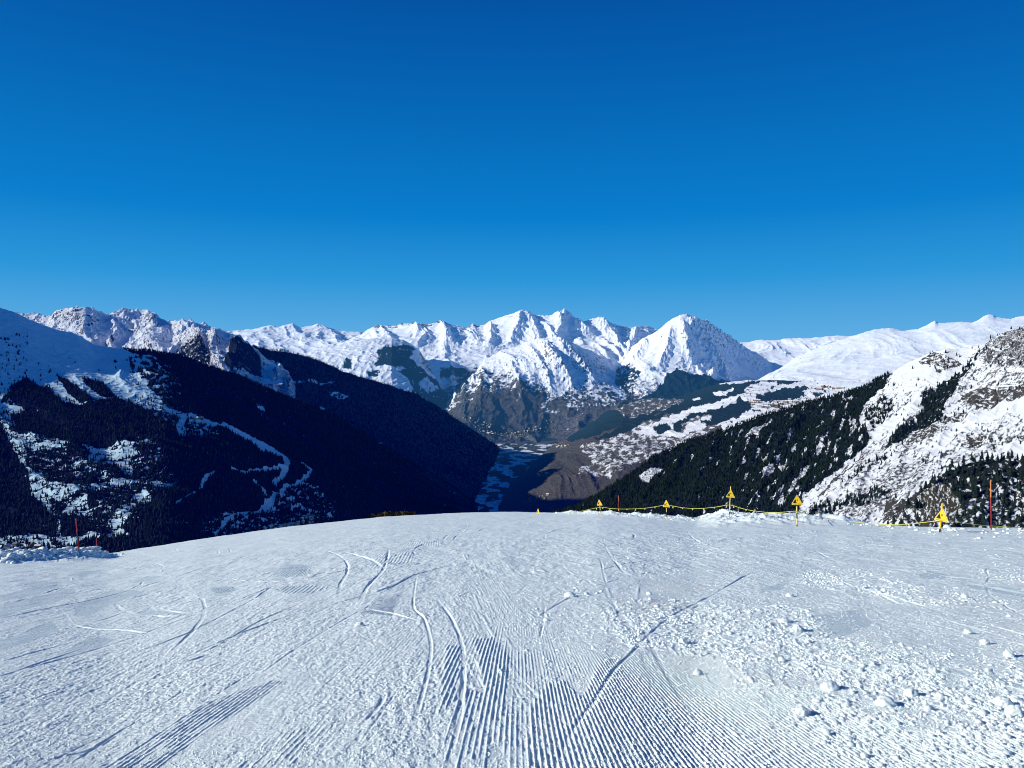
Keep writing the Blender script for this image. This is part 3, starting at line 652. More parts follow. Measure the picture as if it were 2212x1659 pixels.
def I_disp(P, X, Y, T):
    x = P[..., 0].astype(f32); y = P[..., 1].astype(f32); z = P[..., 2].astype(f32)
    env = 1-.75*np.exp(-((T-1)/.08)**2)
    q = (X*.80 + Y*.60); r = (-X*.60+Y*.80)
    h = 18*fbm(x/330, y/330, 3, 40)*env + 22*(ridged(q/60, r/260, 4, 41)-.4)*env + 7*(ridged(x/45, z/40, 4, 43)-.4)*env + 2.2*fbm(x/14, y/14+z/14, 3, 44)
    P = P.copy(); P[..., 2] += h*np.clip(T*6, 0, 1); return P
m_I = terrain_mat('sunlit_slope', 1/9., forest=(.012, .020, .020), rock=(.046, .044, .034), brown=(.062, .062, .060), snow=(.64, .66, .69), amp=.62, soft=.10, bump=1.1, bscale=1/7.)
loft('I', 'mountainside',
     [[(1120,1210,2350),(1475,1190,2200),(1740,1190,1900),(2000,1190,1600),(2212,1190,1400),(2600,1190,1200)],
      [(1120,1190,2400),(1192,1140,2550),(1300,1110,2550),(1475,1080,2450),(1740,1060,2180),(2000,1030,1900),(2212,1010,1700),(2600,950,1500)],
      [(1120,1175,2430),(1192,1125,2620),(1300,1085,2720),(1475,1015,2750),(1740,960,2620),(2000,890,2250),(2212,850,1950),(2600,780,1700)],
      I_crest, [(1120,1210,3100),(1475,1050,3500),(1867,930,3400),(2600,700,2600)]],
     np.concatenate([lin(1125, 2260, 1150), lin(2270, 2590, 40)]), (90, 170, 200, 8), m_I, I_disp, mI, 'steep sunlit mountainside with conifer forest and snow gullies')

# --- near wooded knoll at the right edge
J_crest = [(1860,1180,1000),(1911,1150,1010),(1950,1105,1020),(1984,1072,1030),(2002,1048,1040),(2020,1030,1050),(2060,1012,1060),(2093,1000,1060),(2130,992,1060),(2166,996,1050),(2212,997,1040),(2600,940,1000)]
def mJ(X, Y, T, P, n):
    x, y = warp(X, Y, 6, 20, 200); x, y = warp(x, y, 3, 6, 201)
    q = fbm((x*.7+y*.7)/13, (-x*.7+y*.7)/9, 4, 202)
    f = .55 - 1.4*q
    f = np.where(inpoly(x, y, c3([(1540,1080),(1700,1000),(1900,960),(2060,970),(2060,1060),(1900,1120),(1780,1220),(1640,1240),(1560,1160)])), .95-.8*sstep(.1, .3, q), f)
    g = .42 + .8*fbm(x/16, y/10, 4, 203)
    rockp = inpoly(x, y, c3([(1400,1400),(1420,1230),(1500,1120),(1560,1130),(1640,1240),(1600,1400)]))
    g = np.where(rockp, .66+1.1*fbm(x/5, y/7, 4, 204), g); f = np.where(rockp, .05+.5*fbm(x/9, y/9, 3, 205), f)
    return np.stack([np.clip(f, 0, 1), np.clip(g, 0, 1), 0*X+.25], -1)
def J_disp(P, X, Y, T):
    x = P[..., 0].astype(f32); y = P[..., 1].astype(f32); z = P[..., 2].astype(f32)
    env = 1-.7*np.exp(-((T-1)/.08)**2)
    h = 9*(ridged(x/55, (y+z)/70, 4, 46)-.4)*env + 3*fbm(x/9, (y+z)/9, 4, 47)*env
    P = P.copy(); P[..., 2] += h*np.clip(T*6, 0, 1); return P
m_J = terrain_mat('knoll', 1/5., forest=(.014, .020, .018), rock=(.050, .045, .030), brown=(.12, .10, .08), snow=(.64, .66, .69), amp=.6, bump=1.5, bscale=1/3.5)
loft('J', 'hillock', [[(1860,1210,900),(2600,1210,850)], [(1860,1190,960),(2000,1130,950),(2212,1110,930),(2600,1080,880)], J_crest, [(1860,1230,1200),(2600,1100,1200)]],
     np.concatenate([lin(1870, 2250, 420), lin(2260, 2590, 30)]), (110, 130, 8), m_J, J_disp, mJ, 'nearer knoll of brown rock, snow and conifers')

# ------------------------------------------------------------------ conifers
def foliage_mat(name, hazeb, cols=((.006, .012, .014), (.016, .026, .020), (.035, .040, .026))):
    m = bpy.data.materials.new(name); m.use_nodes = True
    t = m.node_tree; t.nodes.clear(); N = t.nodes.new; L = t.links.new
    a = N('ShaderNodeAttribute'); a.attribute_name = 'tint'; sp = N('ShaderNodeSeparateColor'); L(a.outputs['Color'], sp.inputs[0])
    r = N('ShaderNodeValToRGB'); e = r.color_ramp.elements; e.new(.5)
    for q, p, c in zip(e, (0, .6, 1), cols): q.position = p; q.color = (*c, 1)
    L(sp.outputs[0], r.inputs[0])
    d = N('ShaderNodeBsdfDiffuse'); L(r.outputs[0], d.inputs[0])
    em = N('ShaderNodeEmission'); em.inputs[0].default_value = (*hazeb, 1)  # air haze put in as a faint blue glow of the foliage
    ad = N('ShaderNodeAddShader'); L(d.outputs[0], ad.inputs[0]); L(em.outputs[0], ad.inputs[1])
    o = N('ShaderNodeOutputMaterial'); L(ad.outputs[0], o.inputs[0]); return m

def tree_template(sides, tiers, seed, jag=.25):
    r = random.Random(seed); V = []; Fc = []
    for k in range(tiers):
        z0 = .06 + .80*k/tiers; z1 = min(1.0, z0 + 1.35/tiers); rad = .20*(1-k/tiers)**.85 + .02
        a0 = r.random()*6; b = len(V)
        for i in range(sides):
            q = rad*(1 + jag*(r.random()*2-1)); an = a0 + 2*math.pi*i/sides
            V.append((q*math.cos(an), q*math.sin(an), z0 - .03*r.random()))
        V.append((0, 0, z1 if k < tiers-1 else 1.0))
        for i in range(sides): Fc.append((b+i, b+(i+1) % sides, b+sides))
    b = len(V)
    for i in range(3): V.append((.018*math.cos(i*2.1), .018*math.sin(i*2.1), -.04))
    V.append((0, 0, .3))
    for i in range(3): Fc.append((b+i, b+(i+1) % 3, b+3))
    return np.array(V, f32), np.array(Fc, np.int32)
TEMPL = [tree_template(5, 3, s) for s in range(5)]

def pick_trees(key, spacing, thr=.55, tmin=.02, chan=0, region=None, maxn=100000, seed=1):
    l = LAY[key]; P = l['P']; r = np.random.default_rng(seed)
    du = np.gradient(P, axis=1); dv = np.gradient(P, axis=0)
    area = np.abs(du[..., 0]*dv[..., 1]-du[..., 1]*dv[..., 0])
    pr = area/(spacing**2)*(l['M'][..., chan] > thr)*(l['T'] <= 1.0)*(l['T'] > tmin)*(l['X'] > -60)*(l['X'] < 2272)
    if region is not None: pr = pr*region(l['X'], l['Y'])
    cnt = r.poisson(pr)
    ii, jj = np.nonzero(cnt); rep = np.minimum(cnt[ii, jj], 3); ii = np.repeat(ii, rep); jj = np.repeat(jj, rep)
    if len(ii) > maxn:
        s = r.choice(len(ii), maxn, replace=False); ii = ii[s]; jj = jj[s]
    p = P[ii, jj] + du[ii, jj]*(r.random((len(ii), 1))-.5) + dv[ii, jj]*(r.random((len(ii), 1))-.5)
    return p, l['X'][ii, jj], l['Y'][ii, jj]

def forest(name, label, p, hmin, hmax, mat, seed):
    r = np.random.default_rng(seed); n = len(p)
    h = hmin + (hmax-hmin)*r.random(n)**1.4
    VV = []; FF = []; TT = []; off = 0
    which = r.integers(0, len(TEMPL), n)
    for k, (V, Fc) in enumerate(TEMPL):
        idx = np.nonzero(which == k)[0]
        if not len(idx): continue
        a = r.random(len(idx))*6.28; ca = np.cos(a)[:, None]; sa = np.sin(a)[:, None]
        hh = h[idx][:, None]; wd = hh*(.85+.5*r.random(len(idx)))[:, None]
        x = (V[None, :, 0]*ca - V[None, :, 1]*sa)*wd + p[idx, 0:1]
        y = (V[None, :, 0]*sa + V[None, :, 1]*ca)*wd + p[idx, 1:2]
        z = V[None, :, 2]*hh + p[idx, 2:3]
        VV.append(np.stack([x, y, z], -1).reshape(-1, 3))
        FF.append((Fc[None] + (off + np.arange(len(idx))*len(V))[:, None, None]).reshape(-1, 3))
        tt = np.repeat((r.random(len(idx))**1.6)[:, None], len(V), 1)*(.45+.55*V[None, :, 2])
        TT.append(np.stack([tt]*3, -1).reshape(-1, 3)); off += len(idx)*len(V)
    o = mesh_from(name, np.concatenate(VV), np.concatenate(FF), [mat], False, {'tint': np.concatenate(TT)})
    tag(o, label, 'forest', None, 'stuff'); return o

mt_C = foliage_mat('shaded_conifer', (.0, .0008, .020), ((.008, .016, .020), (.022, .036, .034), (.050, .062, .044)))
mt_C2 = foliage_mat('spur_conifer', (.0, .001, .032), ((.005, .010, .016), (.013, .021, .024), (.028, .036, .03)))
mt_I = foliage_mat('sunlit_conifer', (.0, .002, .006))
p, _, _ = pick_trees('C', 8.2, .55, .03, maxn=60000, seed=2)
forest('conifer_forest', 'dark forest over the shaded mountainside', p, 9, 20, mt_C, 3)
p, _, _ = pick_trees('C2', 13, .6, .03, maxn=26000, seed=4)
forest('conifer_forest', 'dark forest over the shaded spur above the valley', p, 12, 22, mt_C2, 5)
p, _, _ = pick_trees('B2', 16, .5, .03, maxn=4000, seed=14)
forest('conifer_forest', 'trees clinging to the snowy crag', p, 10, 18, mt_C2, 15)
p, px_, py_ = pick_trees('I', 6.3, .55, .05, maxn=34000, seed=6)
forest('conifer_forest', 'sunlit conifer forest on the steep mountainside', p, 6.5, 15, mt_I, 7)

# the largest conifers stand as single trees
def big_tree_mesh(name, seed):
    V, Fc = tree_template(7, 6, seed, .38)
    me_o = mesh_from(name, V, Fc, [mt_I], False, {'tint': np.clip(np.repeat((.2+.6*rng.random((len(V), 1))), 3, 1), 0, 1)})
    return me_o
protos = [big_tree_mesh('conifer_tree', s) for s in range(20, 25)]
pJ, xJ, yJ = pick_trees('J', 6.0, .50, .25, maxn=235, seed=8)
pI, xI, yI = pick_trees('I', 16, -1, .10, maxn=65, seed=9, region=lambda X, Y: (X > 1900)*(Y > 820)*(Y < 1040))
k = 0
for (pp, lab, gr) in ((pJ, 'dark conifer growing on the snowy brown rock knoll', 'conifers on the rock knoll'), (pI, 'lone dark conifer on the open snow of the steep slope', 'lone conifers on the steep open snow')):
    for q in pp:
        s = random.uniform(7, 15) if gr[0:5] == 'conif' else random.uniform(6, 12)
        if k < len(protos): o = protos[k]
        else:
            o = protos[k % len(protos)].copy(); COL.objects.link(o)
        o.location = (float(q[0]), float(q[1]), float(q[2])-.3); o.rotation_euler = (0, 0, random.uniform(0, 6.28)); o.scale = (s*random.uniform(.9, 1.3),)*2 + (s,)
        tag(o, lab, 'tree', gr); k += 1

# ------------------------------------------------------------------ houses
wallm = simple_mat('render_wall', (.34, .32, .29), .8, .2, .3); woodm = simple_mat('timber_wall', (.17, .12, .095), .8, .3, .3)
roofs = simple_mat('snowy_roof', (.78, .79, .82), .7, .05, .3); roofd = simple_mat('slate_roof', (.16, .15, .16), .7, .3, .3)
glass = simple_mat('window_glass', (.02, .03, .04), .3)
def house_mesh(w_, d_, h_, rh, wm, rm):
    o_ = .8
    V = [(-w_/2,-d_/2,-4),(w_/2,-d_/2,-4),(w_/2,d_/2,-4),(-w_/2,d_/2,-4),(-w_/2,-d_/2,h_),(w_/2,-d_/2,h_),(w_/2,d_/2,h_),(-w_/2,d_/2,h_),(0,-d_/2,h_+rh),(0,d_/2,h_+rh)]
    Fq = [(0,1,5,4),(2,3,7,6),(1,2,6,5),(3,0,4,7),(4,5,8,8),(6,7,9,9)]
    sl = rh/(w_/2)
    b = len(V)
    for sgn in (-1, 1):
        for y in (-d_/2-o_, d_/2+o_):
            V += [(sgn*(w_/2+o_), y, h_-sl*o_+.05), (0, y, h_+rh+.05), (sgn*(w_/2+o_), y, h_-sl*o_+.4), (0, y, h_+rh+.4)]
    me = bpy.data.meshes.new('house')
    faces = [(0,1,5,4),(2,3,7,6),(1,2,6,5),(3,0,4,7),(4,5,8),(6,7,9)]; mi = [0]*6
    for s in (0, 8):
        a = b+s
        faces += [(a,a+1,a+5,a+4),(a+2,a+3,a+7,a+6),(a,a+1,a+3,a+2),(a+4,a+5,a+7,a+6),(a,a+4,a+6,a+2)]; mi += [1]*5
    nwin = max(2, int(w_/3.2))
    for fl in range(max(1, int(h_/2.9))):
        for i in range(nwin):
            cx = -w_/2 + (i+.5)*w_/nwin; z = 1.0+fl*2.9; c = len(V)
            if z+1.3 > h_: continue
            V += [(cx-.6,-d_/2-.04,z),(cx+.6,-d_/2-.04,z),(cx+.6,-d_/2-.04,z+1.3),(cx-.6,-d_/2-.04,z+1.3)]
            faces.append((c,c+1,c+2,c+3)); mi.append(2)
    me.from_pydata(V, [], faces)
    for m_ in (wm, rm, glass): me.materials.append(m_)
    me.polygons.foreach_set('material_index', mi); me.update(); return me
HM = {'chalet': [house_mesh(11, 13, 6, 3.2, woodm, roofs), house_mesh(10, 11, 6, 3, wallm, roofs), house_mesh(9, 12, 5, 3, woodm, roofd)],
      'town': [house_mesh(13, 15, 9, 4, wallm, roofd), house_mesh(16, 22, 11, 4, wallm, roofs), house_mesh(11, 13, 7, 3.5, wallm, roofd)],
      'resort': [house_mesh(18, 60, 15, 5, woodm, roofs), house_mesh(16, 36, 13, 5, wallm, roofs), house_mesh(14, 26, 12, 4, woodm, roofd)]}
def village(key, n, poly, kind, label, group, seed, scale=1., kmin=9.):
    r = random.Random(seed); xs_ = [q[0] for q in poly]; ys_ = [q[1] for q in poly]; got = []
    tries = 0
    while len(got) < n and tries < n*60:
        tries += 1
        x = r.uniform(min(xs_), max(xs_)); y = r.uniform(min(ys_), max(ys_))
        if not inpoly(np.array([x], f32), np.array([y], f32), poly)[0]: continue
        q = nearest(key, x, y)
        if any((q[0]-g[0])**2 + (q[1]-g[1])**2 < (kmin*scale)**2 for g in got): continue
        got.append(q)
        o = bpy.data.objects.new('house', r.choice(HM[kind])); COL.objects.link(o)
        o.location = tuple(float(v) for v in q); o.rotation_euler = (0, 0, r.choice([0, .3, -.4, 1.2, 1.57, .9]) + r.uniform(-.2, .2))
        o.scale = (scale*r.uniform(.85, 1.2),)*3
        tag(o, label, 'house', group)
village('E2', 105, c2([(720,745),(800,755),(900,790),(1000,825),(1110,840),(1110,862),(1000,862),(900,850),(830,830)]), 'town', 'tiny pale house in the town on the valley floor', 'houses of the valley town', 1, 1.25, 22)
village('E2', 14, cB([(300,680),(360,680),(360,700),(300,700)]) , 'town', 'tiny house of the hamlet halfway up the brown slope', 'houses of the brown slope hamlet', 2, 1.1, 16)
village('E2', 22, cB([(110,735),(350,735),(480,745),(480,765),(300,790),(110,775)]), 'town', 'tiny house in the scattered hamlets above the town', 'houses scattered above the town', 12, 1.15, 18)
village('H', 30, cB([(345,880),(430,862),(500,880),(490,915),(400,915),(350,900)]), 'town', 'tiny house in the cluster at the shade line', 'houses at the shade line', 3, 1.1, 18)
village('H', 46, cR([(150,200),(260,210),(280,270),(600,200),(680,210),(840,225),(640,300),(500,285),(420,300),(150,290)]), 'resort', 'long chalet block of the ski resort on the shelf', 'blocks of the ski resort', 4, 1.1, 26)
village('H', 9, cR([(870,75),(940,66),(1110,66),(1170,80),(1100,95),(900,100)]), 'resort', 'long block of the high resort on the open snow', 'blocks of the high resort', 5, 1.25, 30)
village('H', 22, cB([(220,1150),(270,1130),(330,1140),(330,1170),(230,1180)]) , 'town', 'small house of the hamlet on the brown hillside', 'houses of the hillside hamlet', 6, .9, 13)
village('H', 16, cB([(260,1330),(310,1320),(340,1340),(300,1360),(110,1400),(100,1380)]), 'town', 'small house of the lowest hillside hamlet', 'houses of the lowest hillside hamlet', 7, .8, 12)
village('H', 26, cB([(720,1080),(930,1060),(1000,980),(1100,900),(1200,900),(1100,1000),(900,1150),(740,1130)]), 'town', 'small house among the snowy terraces', 'houses among the snowy terraces', 8, .9, 18)
village('C', 34, c1([(1560,1400),(1640,1385),(1760,1380),(1820,1330),(1890,1320),(1890,1350),(1760,1395),(1620,1420),(1560,1415)]), 'chalet', 'chalet in the village at the foot of the shaded mountain', 'chalets at the foot of the shaded mountain', 9, 1.2, 13)
village('C', 26, cA([(0,1480),(120,1465),(330,1470),(460,1500),(300,1530),(0,1560)]), 'chalet', 'chalet in the village on the snowy valley bottom', 'chalets on the snowy valley bottom', 10, 1.05, 13)
village('C', 3, cA([(1860,235),(1970,235),(1970,250),(1880,255)]), 'chalet', 'mountain restaurant hut beside the shaded ski run', 'huts beside the shaded ski run', 11, 1.2, 14)

# ------------------------------------------------------------------ the piste
_xk = [-2600,-200,0,100,230,330,430,620,830,1000,1100,1190,1294,1380,1438,1500,1578,1640,1720,1830,1930,2030,2212,2600,5000]
_yc = [1236,1222,1209,1206,1197,1181,1165,1138,1116,1107.5,1105.5,1107.5,1109,1113,1117,1121.5,1118.5,1117.5,1118.5,1126.5,1136,1141,1142.5,1150,1160]
_Rc = [45,46,48,50,58,70,80,110,140,150,135,110,85,76,72,68,68,66,64,52,43,39,38,40,44]
_xd = np.linspace(-2600, 5000, 1521)
def _sm(v):
    k = np.hanning(11); k /= k.sum(); q = np.interp(_xd, _xk, v); return np.convolve(np.pad(q, 5, 'edge'), k, 'valid')
_ycd = _sm(_yc); _Rd = _sm(_Rc); _Sd = (_ycd-HY)/F - EYE/_Rd
def S_of(x): return np.interp(x, _xd, _Sd)
def R_of(x): return np.interp(x, _xd, _Rd)
def base_z(X, Y):
    Yc = np.maximum(Y, 4.0); xp = CX + F*X/Yc
    S = S_of(xp); R = R_of(xp)
    z = -EYE - S*Y
    d = np.maximum(Y-R, 0)
    z = z - np.where(d < 24, .5*d*d/45., .5*24*24/45. + (d-24)*24/45.)
    return z
def to_world(x, y):
    Y = EYE/np.maximum((y-HY)/F - S_of(x), .004); Y = np.minimum(Y, R_of(x)); return (x-CX)/F*Y, Y
def W(pts):
    return [tuple(float(v) for v in to_world(*p[:2])) for p in pts]


RX0, RX1, RY0, RY1, RSX, RSY = -80, 2320, 1090, 1740, 2.0, 1.0
_gx, _gy = np.meshgrid(np.arange(RX0, RX1, RSX, dtype=f32), np.arange(RY0, RY1, RSY, dtype=f32))
def _blur(a, r, axis):
    k = np.hanning(2*r+3)[1:-1]; k /= k.sum(); out = np.zeros_like(a)
    pad = [(0, 0), (0, 0)]; pad[axis] = (r, r); q = np.pad(a, pad, 'edge')
    for i, v in enumerate(k):
        out += v*(q[i:i+a.shape[0]] if axis == 0 else q[:, i:i+a.shape[1]])
    return out
def raster(polys, bx=5, by=4):
    m = np.zeros(_gx.shape, f32)
    for p, v in polys: m = np.maximum(m, v*inpoly(_gx, _gy, p))
    return _blur(_blur(m, bx, 1), by, 0)
def sample(a, px, py):
    u = np.clip((px-RX0)/RSX, 0, a.shape[1]-1.01); v = np.clip((py-RY0)/RSY, 0, a.shape[0]-1.01)
    i = u.astype(np.int32); j = v.astype(np.int32); fu = u-i; fv = v-j
    return (a[j, i]*(1-fu)+a[j, i+1]*fu)*(1-fv) + (a[j+1, i]*(1-fu)+a[j+1, i+1]*fu)*fv
def detail(X, Y, cell, px, py):
    """height of the groomed and skied snow above the smooth base; returns h, polished mask"""
    def ok(wl): return sstep(1.6, 3.2, wl/cell)
    h = np.zeros(X.shape, f32)
    R = R_of(px)
    # gentle undulation
    h += .035*fbm(X/3.1, Y/5.0, 3, 300)*np.clip(Y/12, .3, 2) + .012*fbm(X/.9, Y/1.6, 3, 301)*np.clip(Y/10, .5, 3)
    # groomer direction coordinate
    sg = 1/(1+np.exp(-(X-.4)*2.2))
    Xg = X*(1+.062*Y*sg) - .022*Y*(1-sg) + .02*perlin(X/1.5, Y/2.5, 302)
    edge = fbm(X/.28, Y/.55, 4, 303, .6); edge2 = fbm(X/1.1+3, Y/2.0, 3, 304)
    c_ = sample(M_CORD, px, py); cord = np.clip(c_*1.15, 0, 1)*sstep(.30, .70, c_ + .45*edge + .45*edge2 + .5*fbm(Xg/.06, Y/.8, 3, 360))
    # far patches of comb marks show as wider oblique stripes
    k2 = sstep(.3, .6, sample(M_K2, px, py) + .4*edge2)
    pitch = .045
    d = (Xg/pitch) % 1.0; d = np.abs(d-.5)*2                       # 1 at ridge line
    ridge = np.exp(-((1-d)/.34)**2)
    brk = .75 + .5*fbm(Xg/.05, Y/.10, 3, 307)
    h += (.0135*cord*np.clip(brk, .25, 1.3)*ridge + .0034*(1-cord)*(ridge-.4)*(X > -1.6)*sstep(-.1, .3, fbm(X/1.4, Y/3, 2, 308)))*ok(pitch*1.6)
    d2 = ((X*1.0 + .10*Y)/.105) % 1.0
    h += .010*k2*np.exp(-((np.abs(d2-.5)*2-1)/.4)**2)
    # rough broken crust; directional on the left
    A = (X+.02*Y); rough = np.clip(.85 + .8*fbm(X/1.6, Y/3.2, 3, 309), .42, 1.5)
    pol = sstep(.32, .60, sample(M_POL, px, py) + .22*edge + .3*edge2)
    rg = rough*(1-.6*pol)*(1-.62*cord)
    left = sstep(.5, -1.5, X)
    h += rg*(.0085*fbm(A/.075, Y/.13, 2, 312)*ok(.11) + .0066*fbm(A/.030, Y/.040, 2, 313)*ok(.036) + .0030*perlin(A/.012, Y/.015, 314)*ok(.014))
    h += rg*.016*np.abs(fbm(A/.20, Y/(.30+.5*left), 3, 315))*ok(.2)
    h += rg*.030*np.maximum(fbm(A/.45, Y/1.1, 4, 316), 0)*sstep(6, 16, Y) + rg*.020*fbm(A/.22, Y/.7, 3, 361)*sstep(9, 20, Y)*ok(.3)
    # crumbly ridge patches: grooves cut across by rubbing skis
    h += .008*cord*np.abs(perlin(Xg/.06, Y/.09, 317))*ok(.08)
    # long straight scratches along the run
    sc = perlin(Xg/.055+40, Y/3.5, 318) * perlin(Xg/.21, Y/1.7, 319)
    h -= .030*np.clip(sc-.26, 0, .4)*(1-cord*.8)*(.3+.7*left)*ok(.05)
    # chopped up snow on the right
    d_ = sample(M_DEB, px, py); deb = d_*sstep(.12, .6, d_ + .5*edge2 + .3*edge)
    h += deb*(.020*np.maximum(ridged(X/.16, Y/.24, 3, 322)-.25, 0) + .020*np.maximum(fbm(X/.30, Y/.5, 4, 323), 0)*np.clip(Y/8, 1, 3))
    # ski tracks
    for pl_, wd, dp in TRK:
        dd, side, ta = dline(X, Y, pl_, .7, True)
        if not (dd < .7).any(): continue
        dd = dd*(1+.35*edge)
        tap = np.clip(np.minimum(ta, 1-ta)*5, 0, 1)**.7
        live = np.clip(.75 + 1.3*edge2 + .5*edge, .0, 1.15)*tap
        g = sstep(wd*1.05, wd*.45, dd)*tap
        h = h*(1-.7*g) - dp*.55*g*np.clip(live+.35, 0, 1)
        lip = np.exp(-((dd-wd*1.35)/(wd*.35))**2)*(side > 0)
        h += lip*dp*.36*live*np.clip(.8+1.8*edge, .0, 1.8)
    # ploughed bank along the left edge, lumpy snow along the drop
    bx, by = X + .8*fbm(X/1.5, Y/1.5, 2, 330), Y + .8*fbm(X/1.5+3, Y/1.5, 2, 331)
    dd, _ = dline(bx, by, BANK, 6)
    endf = sstep(245, 195, px)
    h += np.exp(-(dd/1.6)**2)*endf*(.40 + .38*np.clip(ridged(X/.9, Y/1.1, 4, 332)-.2, 0, 1) + .10*fbm(X/.45, Y/.6, 3, 333))
    lump = np.exp(-((Y-(R-4))/5.)**2)*(px > 1190)*sstep(1185, 1240, px)*sstep(1640, 1560, px)
    h += lump*(.12+.5*np.clip(fbm(X/1.4, Y/2.2, 4, 334)+.1, 0, 1)) 
    lump2 = np.exp(-((Y-(R-1))/2.)**2)*(px > 1850)
    h += lump2*.08*np.clip(fbm(X/.5, Y/.8, 3, 335)+.1, 0, 1)
    # skied mound beyond the signs
    mound = sstep(1500, 1580, px)*sstep(1900, 1820, px)*sstep(44, 50, Y)*sstep(R+4, R-2, Y)
    dg = X*.8 + Y*.35
    h += mound*(.25 + .22*np.abs(perlin(dg/.9, Y/7, 336)) + .22*ridged(X/.9, Y/2.5, 3, 337) + .3*fbm(X/4, Y/5, 2, 338))
    return h.astype(f32), pol, deb, cord

DEBRIS = [(fR([(380,430),(620,380),(1000,430),(1180,420),(1300,440),(1420,560),(1700,640),(2300,760),(2300,1020),(1900,900),(1500,800),(1200,700),(900,660),(700,640),(520,600),(430,520)]), 1.0),
          (fR([(1180,300),(1400,250),(1560,270),(1780,330),(2100,400),(2300,430),(2300,480),(2000,430),(1700,420),(1500,370),(1300,350)]), .9),
          (fR([(100,200),(300,130),(700,110),(900,130),(1400,100),(1700,110),(1600,150),(1000,170),(700,260),(900,300),(740,300),(300,250)]), .55),
          (fR([(850,560),(1500,560),(2300,660),(2300,1324),(1800,1324),(1400,1050),(1000,800)]), .42), (fR([(0,330),(500,300),(700,560),(500,760),(100,700)]), .22),
          (fR([(1900,250),(2100,230),(2300,260),(2300,320),(2100,310)]), .6), (fR([(1650,90),(2300,80),(2300,220),(1800,240),(1300,200)]), .30), (fR([(200,350),(320,340),(360,400),(260,420)]), .6)]
TRACKS = [(fF([(1885,395),(1930,450),(1970,520),(1997,600),(2003,700),(1990,850),(1965,1000),(1925,1160)]), .034, .013),
          (fF([(1800,300),(1785,420),(1830,480),(1860,580),(1850,700),(1820,820),(1790,920),(1755,1060)]), .028, .011),
          (fR([(170,1150),(250,980),(350,840),(440,700),(520,625),(570,570),(625,520),(720,450),(860,380),(1000,300),(1080,260)]), .030, .014),
          (fL([(838,320),(860,352),(950,387),(1080,407),(1200,425),(1400,418)]), .05, .016), (fL([(1110,310),(1120,345),(1200,375),(1330,395),(1560,398)]), .06, .016),
          (fL([(470,400),(500,450),(560,490),(700,512),(900,522),(1060,537),(1340,500)]), .05, .018),
          (fL([(0,755),(250,680),(450,630)]), .03, .012), (fL([(0,860),(330,745),(640,640)]), .03, .010), (fL([(520,765),(640,720)]), .025, .012),
          (fL([(1985,205),(1850,290),(1700,370),(1450,500),(1330,560),(1000,680),(740,782)]), .03, .014), (fL([(2190,330),(1900,450),(1640,600),(1360,740),(1240,800)]), .03, .013),
          (fL([(1335,752),(1540,690)]), .045, .022), (fL([(280,1490),(430,1440),(700,1375),(900,1245)]), .022, .014), (fL([(480,1519),(700,1365),(860,1260),(1100,1120)]), .022, .014), (fL([(1070,1105),(1220,1030),(1330,960)]), .025, .014),
          (fF([(1680,180),(1660,260),(1590,340),(1540,430),(1500,470)]), .06, .014), (fF([(2300,275),(2212,262),(2100,245),(1950,252),(1800,290),(1700,340),(1600,372),(1500,400),(1250,470)]), .05, .016),
          (c2([(730,1350),(745,1395),(640,1440),(607,1480),(618,1500)]), .07, .022), (c2([(680,1492),(668,1470),(700,1440),(770,1408)]), .07, .022),
          (fF([(948,202),(942,185),(965,172),(1025,162)]), .06, .022), (fF([(998,192),(992,178),(1010,170)]), .05, .02),
          (fC([(762,200),(757,280),(737,400),(712,490)]), .022, .012), (fR([(790,215),(1100,242),(1400,275),(1750,310),(2300,330)]), .07, .02), (fR([(1700,250),(1900,300),(2300,320)]), .06, .02),
          (fR([(1940,320),(2080,350),(2300,395)]), .16, .02), (fR([(0,260),(100,270),(230,300)]), .05, .015), (fF([(1570,435),(1700,460),(1810,490)]), .03, .012),
          (fF([(500,420),(520,440),(600,462),(700,470),(860,460)]), .05, .018), (fF([(1480,190),(1600,225),(1650,262)]), .08, .02),
          (fF([(860,230),(1000,210),(1200,200),(1600,170)]), .05, .016), (fF([(640,330),(900,300),(1200,320),(1600,260),(2212,240)]), .05, .014), (fF([(1250,470),(1000,560),(700,700),(560,800)]), .04, .012),
          (fF([(1660,800),(1640,850),(1570,930)]), .03, .02)]
TRK = [(smooth_line(W(p), 5), w_*.85, d_) for p, w_, d_ in TRACKS]
_r = random.Random(77)
for _k in range(76):      # faint older tracks: long shallow turns down the run
    _y = _r.uniform(5, 60); _x = _r.uniform(-.72, .72)*(_y+3); _a = _r.gauss(0, .10) - (.12 if _x < 0 else -.05); _c = _r.gauss(0, .05); _L = _r.uniform(6, 16)*(1+_y/14)
    _p = [(_x, _y)]
    for _i in range(9):
        _a += _c*_L/9*(1 if _r.random() > .15 else -1); _p.append((_p[-1][0]+math.sin(_a)*_L/9, _p[-1][1]+math.cos(_a)*_L/9))
    TRK.append((np.array(_p), _r.uniform(.014, .032)*(1+_y/28), _r.uniform(.003, .009)*(1+_y/40)))
